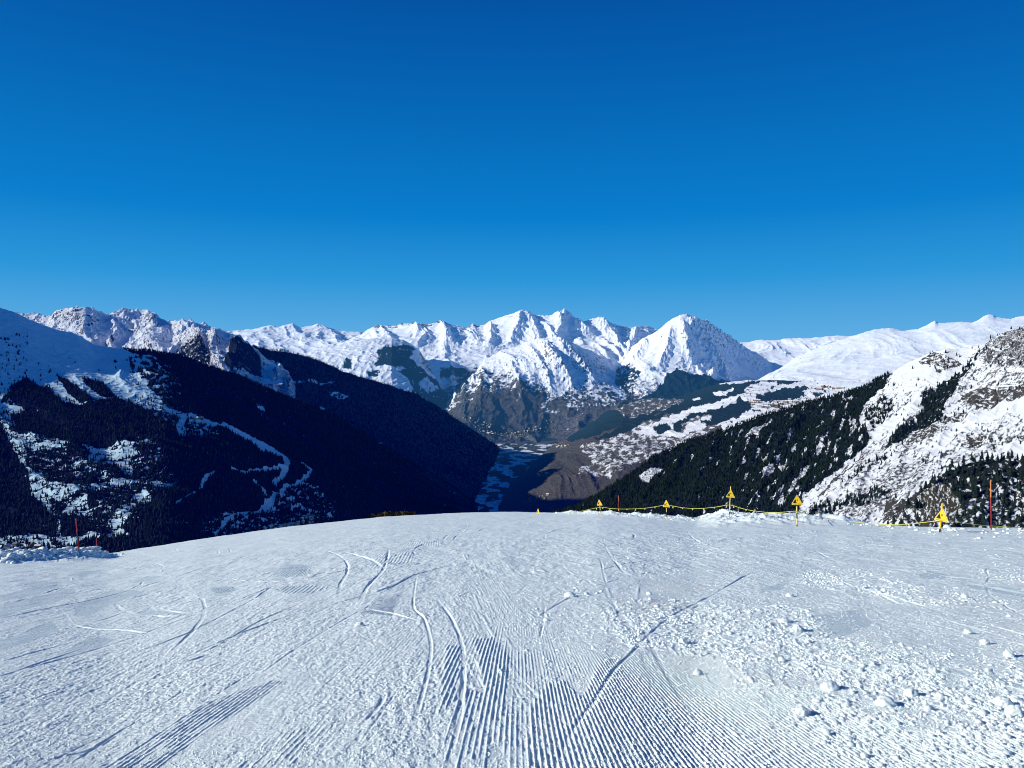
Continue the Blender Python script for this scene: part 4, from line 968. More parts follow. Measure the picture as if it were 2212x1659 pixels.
M_CORD = raster(((fC([(590,1700),(630,1060),(780,860),(930,830),(1120,1040),(1400,1150),(1700,1290),(1870,1700)]), 1.0),
                 (fR([(250,900),(330,760),(400,640),(850,620),(1060,740),(1400,830),(1700,960),(2300,980),(2300,1324),(250,1324)]), .98), (fC([(0,900),(600,1000),(640,1700),(-200,1700)]), .62), (fR([(-250,420),(420,400),(420,700),(-250,760)]), .42),
                 (fR([(1040,800),(1200,790),(1300,850),(1250,900),(1100,860)]), 1.0), (fR([(1430,940),(1600,990),(1700,1050),(1500,1040)]), 1.0),
                 (fC([(120,480),(300,470),(430,620),(430,930),(380,1170),(180,1190),(230,900),(190,650)]), 1.0), (fF([(1920,590),(1990,600),(1960,830),(1890,900)]), .9),
                 (fF([(300,1224),(600,1010),(900,830),(1180,740),(1250,750),(1000,900),(760,1080),(650,1224)]), .66), (fF([(970,1130),(1050,1050),(1300,915),(1330,1000),(1260,1130)]), .68),
                 (fF([(1540,460),(1620,380),(1745,365),(1690,470)]), .9), (fR([(360,380),(800,400),(780,460),(500,450)]), .8), (fR([(480,310),(740,300),(880,350),(700,370),(560,345)]), .7)))
M_K2 = raster([(p, 1.) for p in (c2([(30,1500),(130,1490),(240,1480),(230,1500),(60,1515)]), c2([(330,1485),(420,1480),(600,1475),(600,1510),(330,1515)]), c2([(80,1525),(180,1520),(170,1545),(80,1540)]),
              c2([(200,1560),(420,1548),(420,1600),(190,1640)]), c2([(720,1560),(760,1560),(750,1590),(720,1590)]), c2([(830,1530),(900,1490),(940,1500),(870,1530)]), c2([(550,1410),(760,1400),(600,1440),(430,1440)]),
              fF([(1190,290),(1240,250),(1345,245),(1340,290),(1270,300)]), fF([(1200,345),(1340,340),(1420,350),(1340,372),(1230,376)]), fF([(910,350),(1000,338),(1020,360),(930,370)]), fF([(1600,240),(1660,225),(1650,262),(1600,260)]))], 3, 1)
M_POL = raster([(p, 1.) for p in (fL([(-60,640),(0,610),(380,448),(440,520),(200,612),(-60,690)]), fL([(-60,350),(250,278),(590,215),(450,300),(-60,450)]), fL([(-60,285),(200,220),(510,180),(300,250),(-60,330)]), fL([(150,210),(240,165),(500,170),(300,200)]),
              fL([(470,120),(600,95),(740,90),(600,130)]), fL([(540,350),(750,250),(900,230),(1050,240),(800,330),(680,400),(560,420)]), fL([(400,730),(640,570),(850,580),(700,660),(500,720)]), fL([(980,400),(1060,365),(1250,390),(1130,420)]),
              fL([(940,170),(1080,130),(1200,125),(1080,165)]), fL([(1530,210),(1600,200),(1750,210),(1650,270),(1560,270)]), fL([(2010,230),(2130,205),(2280,210),(2280,255),(2060,260)]), fL([(1985,90),(2100,40),(2240,45),(2230,130),(2000,130)]),
              fR([(1760,290),(1800,270),(1900,290),(1860,310),(1780,310)]), fR([(1960,330),(2080,340),(2300,380),(2300,400),(2000,350)]), fR([(1270,470),(1500,440),(1560,500),(1400,570),(1290,560)]), fR([(1500,610),(1700,640),(1900,700),(2250,760),(2250,790),(1850,710),(1500,640)]),
              fR([(1080,350),(1180,330),(1170,355),(1080,365)]), fC([(170,1601),(250,1450),(410,1370),(380,1440),(270,1601)]), fC([(0,1450),(190,1215),(190,1260),(60,1440),(0,1540)]))], 5, 3)
M_DEB = raster(DEBRIS, 12, 9)
BANK = [((x-CX)/F*Y_, Y_) for x, Y_ in ((-500, 41), (-200, 42), (0, 43), (80, 44.5), (165, 47), (235, 52))]

snowm = bpy.data.materials.new('piste_snow'); snowm.use_nodes = True
def build_snow(m, attr=True):
    t = m.node_tree; t.nodes.clear(); N = t.nodes.new; L = t.links.new
    tc = N('ShaderNodeTexCoord')
    n1 = N('ShaderNodeTexNoise'); n1.inputs['Scale'].default_value = 2.2; n1.inputs['Detail'].default_value = 8; L(tc.outputs['Object'], n1.inputs['Vector'])
    r = N('ShaderNodeValToRGB'); r.color_ramp.elements[0].position = .35; r.color_ramp.elements[1].position = .65
    r.color_ramp.elements[0].color = (.84, .93, .90, 1); r.color_ramp.elements[1].color = (.90, .965, .935, 1); L(n1.outputs['Fac'], r.inputs[0])
    c = r.outputs[0]
    if attr:
        a = N('ShaderNodeAttribute'); a.attribute_name = 'ice'; sp = N('ShaderNodeSeparateColor'); L(a.outputs['Color'], sp.inputs[0])
        x = N('ShaderNodeMix'); x.data_type = 'RGBA'; L(sp.outputs[0], x.inputs[0]); L(c, x.inputs[6]); x.inputs[7].default_value = (.42, .56, .62, 1); c = x.outputs[2]
    b = N('ShaderNodeBsdfPrincipled'); L(c, b.inputs['Base Color']); b.inputs['Roughness'].default_value = .55; b.inputs['Specular IOR Level'].default_value = .22
    n2 = N('ShaderNodeTexNoise'); n2.inputs['Scale'].default_value = 130; n2.inputs['Detail'].default_value = 4; n2.inputs['Roughness'].default_value = .7; L(tc.outputs['Object'], n2.inputs['Vector'])
    n3 = N('ShaderNodeTexNoise'); n3.inputs['Scale'].default_value = 9; n3.inputs['Detail'].default_value = 9; n3.inputs['Roughness'].default_value = .75; L(tc.outputs['Object'], n3.inputs['Vector'])
    b1 = N('ShaderNodeBump'); b1.inputs['Strength'].default_value = .7; b1.inputs['Distance'].default_value = .004; L(n2.outputs['Fac'], b1.inputs['Height'])
    b2 = N('ShaderNodeBump'); b2.inputs['Strength'].default_value = .7; b2.inputs['Distance'].default_value = .02; L(n3.outputs['Fac'], b2.inputs['Height']); L(b1.outputs[0], b2.inputs['Normal'])
    L(b2.outputs[0], b.inputs['Normal'])
    o = N('ShaderNodeOutputMaterial'); L(b.outputs[0], o.inputs[0])
build_snow(snowm)

def make_piste(ncol, k):
    ys = [1.5]; 
    while ys[-1] < 175:
        y = ys[-1]; ys.append(y + min(max(k*y*y/2635., .0045 if y > 4.2 else .03), .34))
    while ys[-1] < 2400: ys.append(ys[-1]*1.06)
    Yr = np.array(ys)
    u = np.concatenate([lin(-1.6, -.76, 90), lin(-.755, .755, ncol), lin(.76, 1.6, 90)])
    U, Y = np.meshgrid(u, Yr); X = U*np.maximum(Y, 4.0)
    Z = base_z(X, Y)
    px = CX + F*X/np.maximum(Y, 4.0); py = HY - F*Z/np.maximum(Y, 4.0)
    dx = np.maximum(Y, 4)*(1.51/ncol); dy = np.gradient(Yr)[:, None]*np.ones_like(X)
    cell = np.maximum(dx, dy*.5)
    from concurrent.futures import ThreadPoolExecutor
    args = [v.astype(f32) for v in (X, Y, cell, px, py)]
    cuts = np.array_split(np.arange(X.shape[0]), 16)
    with ThreadPoolExecutor(4) as ex:
        res = list(ex.map(lambda c: detail(*[v[c[0]:c[-1]+1] for v in args]), cuts))
    h, pol, deb, cord = [np.concatenate([r[i] for r in res]) for i in range(4)]
    fade = sstep(R_of(px)+60, R_of(px)+10, Y)
    Z = Z + h*fade
    P = np.stack([X, Y, Z], -1)
    o = mesh_from('piste', P.reshape(-1, 3), grid_faces(len(u), len(Yr)), [snowm], True, {'ice': np.stack([pol*.42]*3, -1).reshape(-1, 3).astype(f32)})
    tag(o, 'groomed ski run with comb marks, ski tracks and loose snow', None, None, 'structure')
    return len(u)*len(Yr)
print('piste verts', make_piste(1750, .42))

def ground_z(x, y, cell=.01):
    X = np.atleast_1d(np.asarray(x, float)); Y = np.atleast_1d(np.asarray(y, float)); Z = base_z(X, Y)
    px = CX + F*X/np.maximum(Y, 4.0); py = HY - F*Z/np.maximum(Y, 4.0)
    c = np.maximum(np.maximum(Y*.0009, np.minimum(np.maximum(.42*Y*Y/2635., .0045), .34)*.5), .004)
    return Z + detail(X.astype(f32), Y.astype(f32), c.astype(f32), px.astype(f32), py.astype(f32))[0]

# loose snow: crumbs and clods
clodm = bpy.data.materials.new('loose_snow'); clodm.use_nodes = True; build_snow(clodm, False)
def ico(sub):
    t = (1+5**.5)/2
    V = [(-1,t,0),(1,t,0),(-1,-t,0),(1,-t,0),(0,-1,t),(0,1,t),(0,-1,-t),(0,1,-t),(t,0,-1),(t,0,1),(-t,0,-1),(-t,0,1)]
    Fc = [(0,11,5),(0,5,1),(0,1,7),(0,7,10),(0,10,11),(1,5,9),(5,11,4),(11,10,2),(10,7,6),(7,1,8),(3,9,4),(3,4,2),(3,2,6),(3,6,8),(3,8,9),(4,9,5),(2,4,11),(6,2,10),(8,6,7),(9,8,1)]
    V = [np.array(v)/np.linalg.norm(v) for v in V]
    for _ in range(sub):
        nf = []; mid = {}
        def m(a, b):
            k = (min(a, b), max(a, b))
            if k not in mid: q = V[a]+V[b]; V.append(q/np.linalg.norm(q)); mid[k] = len(V)-1
            return mid[k]
        for a, b, c in Fc:
            x, y, z = m(a, b), m(b, c), m(c, a); nf += [(a, x, z), (b, y, x), (c, z, y), (x, y, z)]
        Fc = nf
    return np.array(V, f32), np.array(Fc, np.int32)
def blob(sub, seed, amp=.28):
    V, Fc = ico(sub); s = seed*3.7
    n = fbm(V[:, 0]*1.3+s, V[:, 1]*1.3+V[:, 2]*1.1+s, 3, 400+seed) + .6*fbm(V[:, 2]*2.1+s, V[:, 0]*2-V[:, 1]+s, 2, 430+seed)
    return V*(1+amp*n)[:, None], Fc
def scatter(n, dens, rlo, rhi, power, sub, name, label, seed, bury=.35):
    r = np.random.default_rng(seed)
    m = n*14
    px = r.uniform(-20, 2232, m); 
    py = 1110 + (1690-1110)*r.random(m)**.75
    x, y = to_world(px, py)
    good = (y < R_of(px)-.5) & (py > (HY + F*S_of(px) + F*EYE/R_of(px)+.5))
    q = dens(px, py)*good
    sel = np.nonzero(r.random(m) < q)[0][:n]
    px = px[sel]; py = py[sel]; x = x[sel]; y = y[sel]; n = len(sel)
    rad = rlo + (rhi-rlo)*r.random(n)**power
    rad = rad*np.clip(y/7., 1, 2.2)**.55
    z = ground_z(x, y) + rad*(1-2*bury)*.6
    VV = []; FF = []; off = 0; T = [blob(sub, k) for k in range(6)]; wh = r.integers(0, 6, n)
    for k, (V, Fc) in enumerate(T):
        i = np.nonzero(wh == k)[0]
        if not len(i): continue
        a = r.random(len(i))*6.28; ca = np.cos(a)[:, None]; sa = np.sin(a)[:, None]
        sx_ = (rad[i]*r.uniform(.8, 1.4, len(i)))[:, None]; sz = (rad[i]*r.uniform(.6, 1.0, len(i)))[:, None]; sy_ = rad[i][:, None]
        X = V[None, :, 0]*sx_; Y = V[None, :, 1]*sy_
        VV.append(np.stack([X*ca-Y*sa+x[i, None], X*sa+Y*ca+y[i, None], V[None, :, 2]*sz+z[i, None]], -1).reshape(-1, 3))
        FF.append((Fc[None]+(off+np.arange(len(i))*len(V))[:, None, None]).reshape(-1, 3)); off += len(i)*len(V)
    o = mesh_from(name, np.concatenate(VV), np.concatenate(FF), [clodm], True); tag(o, label, 'loose snow', None, 'stuff')
def dens_deb(px, py):
    x = px + 40*fbm(px/70, py/35, 4, 340); y = py + 18*fbm(px/70+4, py/35, 4, 341)
    return sample(M_DEB, x.astype(f32), y.astype(f32))
def cl(px, py, s, t): return np.clip(.30 + 1.9*fbm(px/s, py/(s*.45), 4, t), 0, 1)
scatter(15000, lambda a, b: dens_deb(a, b)**1.5*cl(a, b, 60, 350), .0045, .020, 4.0, 1, 'loose_snow', 'loose rounded snow clods thrown over the run', 21, .42)
scatter(46000, lambda a, b: np.clip(dens_deb(a, b)*.8*cl(a, b, 50, 354) + .40*(a > 1050)*cl(a, b, 60, 351) + .30*cl(a, b, 50, 352), 0, 1), .0025, .009, 3, 0, 'loose_snow', 'fine snow crumbs scattered over the ski run', 22, .35)
scatter(500, lambda a, b: dens_deb(a, b)*cl(a, b, 45, 353)*(b > 1230), .013, .034, 3.0, 2, 'loose_snow', 'bigger snow clods among the loose snow', 23, .42)

def heap(n, name, label, seed, pick):
    r = np.random.default_rng(seed); x, y, rad = pick(r, n); n = len(x)
    z = ground_z(x, y); VV = []; FF = []; off = 0
    for k in range(n):
        V, Fc = HB[k % 8]; a = r.random()*6.28; ca, sa = math.cos(a), math.sin(a)
        q = V*np.array([rad[k]*r.uniform(.8, 1.5), rad[k], rad[k]*r.uniform(.55, .95)])
        VV.append(np.stack([q[:, 0]*ca-q[:, 1]*sa+x[k], q[:, 0]*sa+q[:, 1]*ca+y[k], q[:, 2]+z[k]+rad[k]*.15], -1)); FF.append(Fc+off); off += len(V)
    tag(mesh_from(name, np.concatenate(VV), np.concatenate(FF), [clodm], True), label, 'loose snow', None, 'stuff')
HB = [blob(2, 20+k, .38) for k in range(8)]
def pk_bank(r, n):
    B = np.array(BANK); t = r.random(n)*3.9 + 1; i = t.astype(int).clip(0, 4); f_ = t-i
    p = B[i]*(1-f_[:, None]) + B[i+1]*f_[:, None]
    return p[:, 0]+r.normal(0, .5, n), p[:, 1]+r.normal(0, 1.0, n)-.4, .05+.24*r.random(n)**3
heap(1300, 'loose_snow', 'ploughed up snow blocks along the bank with the red poles', 31, pk_bank)
def pk_edge(r, n):
    px = np.where(r.random(n) < .85, r.uniform(1195, 1600, n), r.uniform(1600, 2230, n)); R = R_of(px); Y = R - np.abs(r.normal(0, 4, n)) - .3
    return (px-CX)/F*Y, Y, .02+.10*r.random(n)**3.5
heap(1500, 'loose_snow', 'broken snow along the edge of the drop', 32, pk_edge)

# single snow lumps that can be pointed at
LUMPS = [(2046, 1136.5, .15, .30, 'round snow lump beside the leaning warning sign'), (2091, 1365, .042, .3, 'round snow ball alone on the smooth snow'), (2127, 1387, .045, .3, 'flattened snow ball just beyond the round one'),
         (1793, 1488, .060, .3, 'snow lump casting a dark shadow at the edge of the comb marks'), (1733, 1542, .050, .3, 'largest snow lump lying on the comb marks'), (1507, 1455, .035, .3, 'small snow lump alone above the comb marks'),
         (1476, 1386, .052, .35, 'pair of fused snow lumps on top of the debris'), (1694, 1340, .055, .4, 'flat topped snow block on the debris'), (1723, 1360, .06, .3, 'snow lump next to the flat topped block'),
         (1232, 1286, .07, .35, 'snow lump on the small heap beside the ski track'), (1402, 1280, .05, .3, 'snow ball on the dark comb marks'), (1706, 1285, .05, .3, 'snow lump at the far side of the debris'),
         (2180, 1415, .055, .35, 'large lump at the outer end of the debris'), (2166, 1520, .055, .4, 'broad lump near the corner of the debris'), (2190, 1545, .06, .4, 'biggest lump near the corner of the debris'),
         (1912, 1522, .06, .3, 'snow lump alone low in the debris'), (1968, 1500, .055, .3, 'snow lump between the two bigger debris lumps'), (776, 1350, .05, .3, 'snow lump alone on the middle of the run'),
         (1081, 1449, .03, .3, 'small hard lump by the curved ski track'), (2085, 1290, .045, .3, 'snow lump far out in the debris')]
for i, (x, y, rad, bury, lab) in enumerate(LUMPS):
    V, Fc = blob(3, i+10, .34)
    V = V*np.array([1.15+.2*math.sin(i*3), 1.0, .80]); V[:, 2] = np.maximum(V[:, 2], -.45)
    V = V*(1+.05*fbm(V[:, 0]*6, V[:, 1]*6+V[:, 2]*5, 2, 470+i))[:, None]
    X, Y = to_world(np.array([x]), np.array([y+ (4 if rad < .1 else 1)])); z = ground_z(X, Y)[0]
    o = mesh_from('snow_lump', V*rad, Fc, [clodm], True); o.location = (float(X[0]), float(Y[0]), float(z)+rad*.35)
    tag(o, lab, 'snow lump')

# ------------------------------------------------------------------ markers, signs, rope
yel = simple_mat('yellow_paint', (.92, .58, .010), .45, .06, 6); yel2 = simple_mat('faded_yellow', (.82, .62, .16), .6, .12, 8); blk = simple_mat('black_paint', (.012, .012, .014), .5, .2, 6)
rimm = simple_mat('pale_yellow_rim', (.88, .68, .20), .5, .05, 6); org = simple_mat('orange_plastic', (.62, .22, .06), .5, .1, 5); red = simple_mat('red_plastic', (.34, .018, .018), .5, .15, 5); ropem = simple_mat('yellow_rope', (.62, .58, .10), .8, .2, 30); flagm = simple_mat('yellow_ribbon', (.75, .70, .12), .7, .2, 20)
brkt = simple_mat('steel_clip', (.3, .3, .3), .4, .2, 20, .8)

def tube(path, rad, n=8):
    """path (k,3) -> V, F of a closed tube"""
    Pp = np.array(path, float); V = []; Fc = []
    rad = np.broadcast_to(rad, (len(Pp),))
    for i, p in enumerate(Pp):
        t = Pp[min(i+1, len(Pp)-1)]-Pp[max(i-1, 0)]; t /= np.linalg.norm(t)+1e-9
        a = np.cross(t, (0, 0, 1) if abs(t[2]) < .9 else (1, 0, 0)); a /= np.linalg.norm(a); b = np.cross(t, a)
        for k in range(n):
            q = 2*math.pi*k/n; V.append(p + rad[i]*(math.cos(q)*a + math.sin(q)*b))
    for i in range(len(Pp)-1):
        for k in range(n): Fc.append((i*n+k, i*n+(k+1) % n, (i+1)*n+(k+1) % n, (i+1)*n+k))
    return np.array(V), Fc
def poly_obj(name, V, faces, mats, parent=None, mi=None, smooth=False):
    me = bpy.data.meshes.new(name); me.from_pydata([tuple(map(float, v)) for v in V], [], faces)
    for m_ in mats: me.materials.append(m_)
    if mi is not None: me.polygons.foreach_set('material_index', mi)
    me.polygons.foreach_set('use_smooth', [smooth]*len(me.polygons)); me.update()
    o = bpy.data.objects.new(name, me); COL.objects.link(o)
    if parent: o.parent = parent
    return o
def banded_pole(name, H, rad, bands, parent, bend=0.):
    """bands: list of (z_top, material) from the bottom; one mesh with a domed cap"""
    zs = [-.35]; mats = []; mi = []
    V = []; Fc = []; n = 12; z0 = -.35; mlist = []
    rings = []
    for zt, m_ in bands:
        if m_ not in mlist: mlist.append(m_)
        rings.append((z0, zt, mlist.index(m_))); z0 = zt
    for a, b, k in rings:
        base = len(V)
        for z in (a, (a+b)/2, b):
            for i in range(n):
                q = 2*math.pi*i/n; V.append((rad*math.cos(q)+bend*(z/H)**2, rad*math.sin(q), z))
        for s in range(2):
            for i in range(n):
                Fc.append((base+s*n+i, base+s*n+(i+1) % n, base+(s+1)*n+(i+1) % n, base+(s+1)*n+i)); mi.append(k)
    top = len(V); V.append((bend, 0, rings[-1][1]+rad*.8))
    for i in range(n): Fc.append((top-n+i, top-n+(i+1) % n, top)); mi.append(rings[-1][2])
    return poly_obj(name, V, Fc, mlist, parent, mi, True)
def empty(name, loc):
    o = bpy.data.objects.new(name, None); COL.objects.link(o); o.location = loc; o.empty_display_size = .2; return o
def extrude(pts, y0, y1):
    n = len(pts); V = [(x, y0, z) for x, z in pts] + [(x, y1, z) for x, z in pts]
    Fc = [tuple(range(n)), tuple(range(2*n-1, n-1, -1))] + [(i, i+n, (i+1) % n+n, (i+1) % n) for i in range(n)]
    return V, Fc
def rounded(pts, r_, n=4):
    out = []
    P = [np.array(p, float) for p in pts]
    for i in range(len(P)):
        a, b, c = P[i-1], P[i], P[(i+1) % len(P)]
        u = (a-b)/np.linalg.norm(a-b); v = (c-b)/np.linalg.norm(c-b)
        s = b+u*r_; e = b+v*r_
        for k in range(n+1):
            t = k/n; out.append(tuple((1-t)**2*s + 2*t*(1-t)*b + t*t*e))
    return out
# lettering of the caption
tcv = bpy.data.curves.new('caption', 'FONT'); tcv.body = 'BARRES ROCHEUSES'; tcv.size = .062; tcv.align_x = 'CENTER'; tcv.extrude = .0008
to_ = bpy.data.objects.new('caption_tmp', tcv); COL.objects.link(to_)
bpy.context.view_layer.update()
cap_me = bpy.data.meshes.new_from_object(to_.evaluated_get(bpy.context.evaluated_depsgraph_get())); bpy.data.objects.remove(to_)
cap_me.materials.clear(); cap_me.materials.append(blk)

def warning_sign(x, ybase, Y, zplate, H, yaw, lean, bands, label, rad=.034, over=.0, leany=0.):
    X = (x-CX)/F*Y; z = ground_z(X, Y)[0]
    e = empty('warning_sign', (X, Y, float(z))); e.rotation_euler = (leany, lean, 0)
    tag(e, label, 'warning sign', 'yellow warning signs along the drop')
    banded_pole('pole', H, rad, bands, e)
    face = bpy.data.objects.new('sign_plate', None)
    outer = rounded([(-.30, 0), (.30, 0), (.30, .075), (.02, .60), (-.02, .60), (-.30, .075)], .025)
    V, Fc = extrude(outer, -.008, .008)
    pl = poly_obj('sign_plate', V, Fc, [rimm], e)
    pl.location = (0, -rad-.012, zplate); pl.rotation_euler = (0, 0, yaw)
    def on(name, pts, yy, m_):
        V, Fc = extrude(pts, yy-.002, yy); return poly_obj(name, V, Fc, [m_], pl)
    on('border', [(-.258, .100), (.258, .100), (0, .566)], -.0100, blk)
    on('warning_face', [(-.244, .108), (.244, .108), (0, .553)], -.0125, yel)
    on('cliff_symbol', [(-.225, .118), (-.030, .118), (-.040, .18), (-.062, .20), (-.058, .27), (-.088, .30), (-.098, .37), (-.112, .335)], -.0150, blk)
    fig = [(.012,.300),(.030,.318),(.026,.340),(.008,.350),(-.008,.338),(-.006,.318),(-.028,.330),(-.034,.320),(-.010,.296),(-.004,.262),(-.020,.232),(-.012,.225),(.008,.250),(.020,.262),(.044,.250),(.048,.262),(.026,.280),(.040,.300),(.060,.310),(.055,.320)]
    on('falling_figure', fig, -.0150, blk)
    on('caption_panel', [(-.262, .022), (.262, .022), (.262, .084), (-.262, .084)], -.0100, yel)
    c = bpy.data.objects.new('caption_lettering', cap_me); COL.objects.link(c); c.parent = pl; c.rotation_euler = (math.pi/2, 0, 0); c.location = (0, -.0135, .032); c.scale = (.82, .82, 1)
    for zz in (.06, .36):
        V, Fc = tube([(-.03, rad, zz), (-.03, .02, zz), (.03, .02, zz), (.03, rad, zz)], .008, 6)
        poly_obj('pole_clip', V, Fc, [brkt], pl)
    return e
def bnd(*zs):   # alternating from bottom: black first
    return zs
Yb, Kb = yel2, blk
warning_sign(1721.8, 1144, 44, 1.28, 1.34, -.30, -.013, [(.115, Kb), (.47, Yb), (.80, Kb), (1.20, Yb), (1.60, Kb)], 'frontal yellow warning sign on a black and yellow striped pole, beyond the chopped snow')
warning_sign(2030, 1142, 34.5, .52, 1.3, -.85, .09, [(.16, Kb), (1.34, yel)], 'leaning yellow warning sign beside a round snow lump, turned sideways', .036)
warning_sign(1575.3, 1132, 55, 1.42, 2.2, -.30, .05, [(.16, Yb), (.32, Kb), (2.22, Yb)], 'tallest yellow warning sign with its pole rising above the plate', .034)
warning_sign(1440.5, 1118, 62, 1.03, 1.2, -.60, -.04, [(.22, Yb), (.62, Kb), (.94, Yb), (1.5, Kb)], 'yellow warning sign where two long rope spans with ribbons meet')
warning_sign(1298.3, 1113, 74, 1.0, 1.2, -.60, -.13, [(.30, Yb), (.52, Kb), (.95, Yb), (1.5, Kb)], 'yellow warning sign at the far rope end, next to the thin red pole')
warning_sign(1162.4, 1109, 92, .22, .5, -.95, 0, [(.4, Yb), (.7, Kb)], 'smallest and farthest yellow warning sign, low in the snow by the crest')

def marker(x, Y, H, lean, bands, label, rad):
    X = (x-CX)/F*Y; z = ground_z(X, Y)[0]
    e = empty('piste_marker', (X, Y, float(z))); e.rotation_euler = (0, lean, 0)
    tag(e, label, 'piste marker', 'red marker poles along the piste')
    lo = [b for b in bands if b[1] is red or b[1] is org]
    banded_pole('pole', H, rad, [(bands[0][0], bands[0][1])], e)
    z0 = bands[0][0]
    for zt, m_ in bands[1:]:
        V, Fc = tube([(0, 0, z0+.002), (0, 0, zt)], rad*1.12, 10)
        poly_obj('sleeve', V, Fc, [m_], e, None, True); z0 = zt
    V, Fc = tube([(0, 0, z0), (0, 0, z0+.03)], [rad*1.2, rad*.5], 10); poly_obj('cap', V, Fc + [tuple(range(10, 20))], [bands[-1][1]], e)
marker(2141.5, 36.5, 2.4, -.015, [(1.62, red), (2.42, org)], 'thick red pole with an orange top at the end of the rope', .027)
marker(1337, 73, 1.9, -.03, [(1.3, red), (1.9, simple_mat('faded_red', (.55, .14, .10), .6, .2, 8))], 'thin red pole standing behind the ribboned rope', .024)
marker(171.5, 46.5, 2.25, -.10, [(1.5, red), (2.25, simple_mat('bright_red', (.50, .06, .045), .5, .1, 8))], 'tall leaning red pole stuck in the ploughed snow bank', .028)
marker(209.3, 68, 2.6, -.02, [(1.8, red), (2.6, simple_mat('dull_red', (.45, .05, .05), .6, .2, 8))], 'short looking red pole half hidden behind the snow bank', .024)

# rope along the warning signs
def wp(x, y, Y): return np.array([(x-CX)/F*Y, Y, (HY-y)/F*Y])
ROPE = [(1225, 1112, 80), (1248.6, 1106, 78), (1294.8, 1096, 74), (1315, 1097.8, 71), (1336.3, 1099.4, 69), (1370, 1099.2, 66), (1400, 1097, 64), (1437.8, 1091.3, 61.9), (1460, 1094.3, 61), (1480, 1097.3, 60), (1510, 1098.4, 58.5), (1545, 1095.5, 56.5), (1576.6, 1090.8, 54.9), (1600, 1097.8, 53), (1627.5, 1103.4, 51), (1660, 1106.8, 48.5), (1690, 1106.5, 46), (1720.5, 1104.2, 43.9), (1741, 1109.6, 45), (1770, 1116.6, 47), (1800, 1121.5, 48), (1850, 1128, 46), (1890, 1132, 42), (1922, 1133, 39.5), (1960, 1132.2, 37.5), (2000, 1128, 35.5), (2031.5, 1125.3, 34.4), (2071, 1128.5, 35), (2117.5, 1134.2, 36), (2141, 1136, 36.4), (2180, 1138.5, 36.5), (2230, 1140.8, 37), (2300, 1142, 38)]
rp = smooth_line([wp(*q) for q in ROPE], 5)
V, Fc = tube(rp, .016, 6)
rope = poly_obj('rope', V, Fc, [ropem], None, None, True)
tag(rope, 'slack yellow rope strung between the warning signs with small ribbons tied on', 'rope')
fl = [(1270.5, 1103.9), (1288, 1099.6), (1302, 1096.6), (1317.8, 1099.3), (1336.3, 1099.6), (1353.8, 1100), (1372.7, 1098.8), (1393.5, 1098.1), (1414.3, 1095.5), (1453.5, 1094.7), (1474.8, 1097.5), (1496, 1098.9), (1519.7, 1098.5), (1543, 1097), (1569.7, 1093), (1584.6, 1093.8), (1611, 1101), (1628, 1104), (1655, 1106), (1678, 1107)]
for i, (x, y) in enumerate(fl):
    Y = np.interp(x, [q[0] for q in ROPE], [q[2] for q in ROPE]); yy = np.interp(x, [q[0] for q in ROPE], [q[1] for q in ROPE]); p_ = wp(x, yy, Y)
    s = .10 + .03*math.sin(i*2.3); a = .5*math.sin(i*1.7)
    V = [(-.05, 0, .01), (.05, 0, .01), (.06+a*.06, .012, -s), (a*.09, -.012, -s*1.5), (-.045+a*.06, .014, -s*1.05), (-.02, .006, -s*.5)]
    V = [tuple(np.array(v)+p_) for v in V]
    V2 = [(v[0], v[1]+.006, v[2]) for v in V]; n = len(V)
    poly_obj('ribbon', V+V2, [tuple(range(n)), tuple(range(2*n-1, n-1, -1))] + [(k, k+n, (k+1) % n+n, (k+1) % n) for k in range(n)], [flagm], rope)

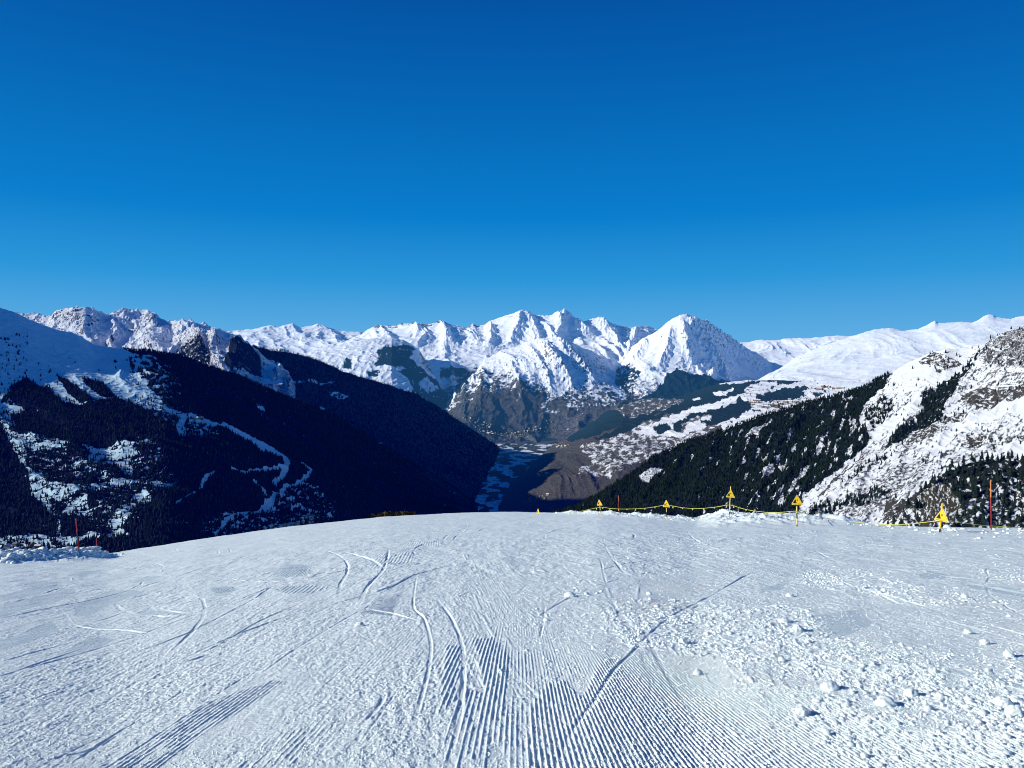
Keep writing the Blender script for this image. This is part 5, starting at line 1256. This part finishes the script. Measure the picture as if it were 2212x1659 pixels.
# ------------------------------------------------------------------ larch tops peeking over the crest
larch = foliage_mat('larch', (0, 0, .002), ((.035, .026, .012), (.07, .05, .022), (.11, .085, .03)))
trunkm = simple_mat('larch_bark', (.08, .055, .04), .9, .3, 3)
def larch_tree(seed):
    r = random.Random(seed); e = empty('larch_tree', (0, 0, 0))
    V, Fc = tube([(0, 0, -.3), (.05, 0, 3), (0, .05, 6), (0, 0, 9.4)], [.16, .12, .07, .02], 7); poly_obj('trunk', V, Fc, [trunkm], e, None, True)
    V = []; Fc = []; T = []
    for k in range(420):
        z = 1.6 + 7.9*r.random()**.9; L_ = (1-(z/10.2))*2.3*(.5+.5*r.random()) + .12; a = r.random()*6.28
        ex = math.cos(a)*L_; ey = math.sin(a)*L_; zz = z - .12*L_ + r.uniform(-.1, .1); w_ = .10+.06*r.random()
        b = len(V); nx, ny = -math.sin(a)*w_, math.cos(a)*w_
        V += [(nx*.6, ny*.6, z), (-nx*.6, -ny*.6, z), (ex*.6-nx*1.6, ey*.6-ny*1.6, zz-.1), (ex, ey, zz+.15), (ex*.6+nx*1.6, ey*.6+ny*1.6, zz+.05)]
        Fc.append((b, b+1, b+2, b+3, b+4)); T += [[r.random()]*3]*5
    o = poly_obj('crown', V, Fc, [larch], e)
    at = o.data.attributes.new('tint', 'FLOAT_COLOR', 'POINT'); c = np.ones((len(V), 4), f32); c[:, :3] = np.array(T); at.data.foreach_set('color', c.ravel())
    return e
lp = [larch_tree(s) for s in (1, 2, 3)]
TOPS = [(803, 1114.5), (810, 1112.5), (817, 1114), (823, 1110.5), (830, 1109), (836, 1111), (843, 1108), (849, 1109.5), (856, 1108.5), (862, 1107.5), (868, 1109), (875, 1106.5), (881, 1108.5), (888, 1106), (894, 1108)]
for i, (x, y) in enumerate(TOPS):
    Y = 205 + 14*math.sin(i*2.1); top = wp(x, y-.6, Y); s = .62+.16*math.sin(i*1.3)
    base_ = lp[i % 3]
    if i < 3: e = base_
    else:
        e = base_.copy(); COL.objects.link(e)
        for ch in base_.children:
            c = ch.copy(); COL.objects.link(c); c.parent = e
    zt = top[2]; e.location = (float(top[0]), float(top[1]), float(base_z(np.array([top[0]]), np.array([Y]))[0])); hh = zt - e.location[2]
    e.rotation_euler = (0, 0, i*1.1); e.scale = (max(hh/9.5*.8, .3),)*2 + (max(hh/9.5, .3),)
    tag(e, 'yellow brown larch whose top peeks over the rounded crest of the piste', 'tree', 'larch tops behind the piste crest')
print('tree scale', [round(l.scale[2], 2) for l in lp])
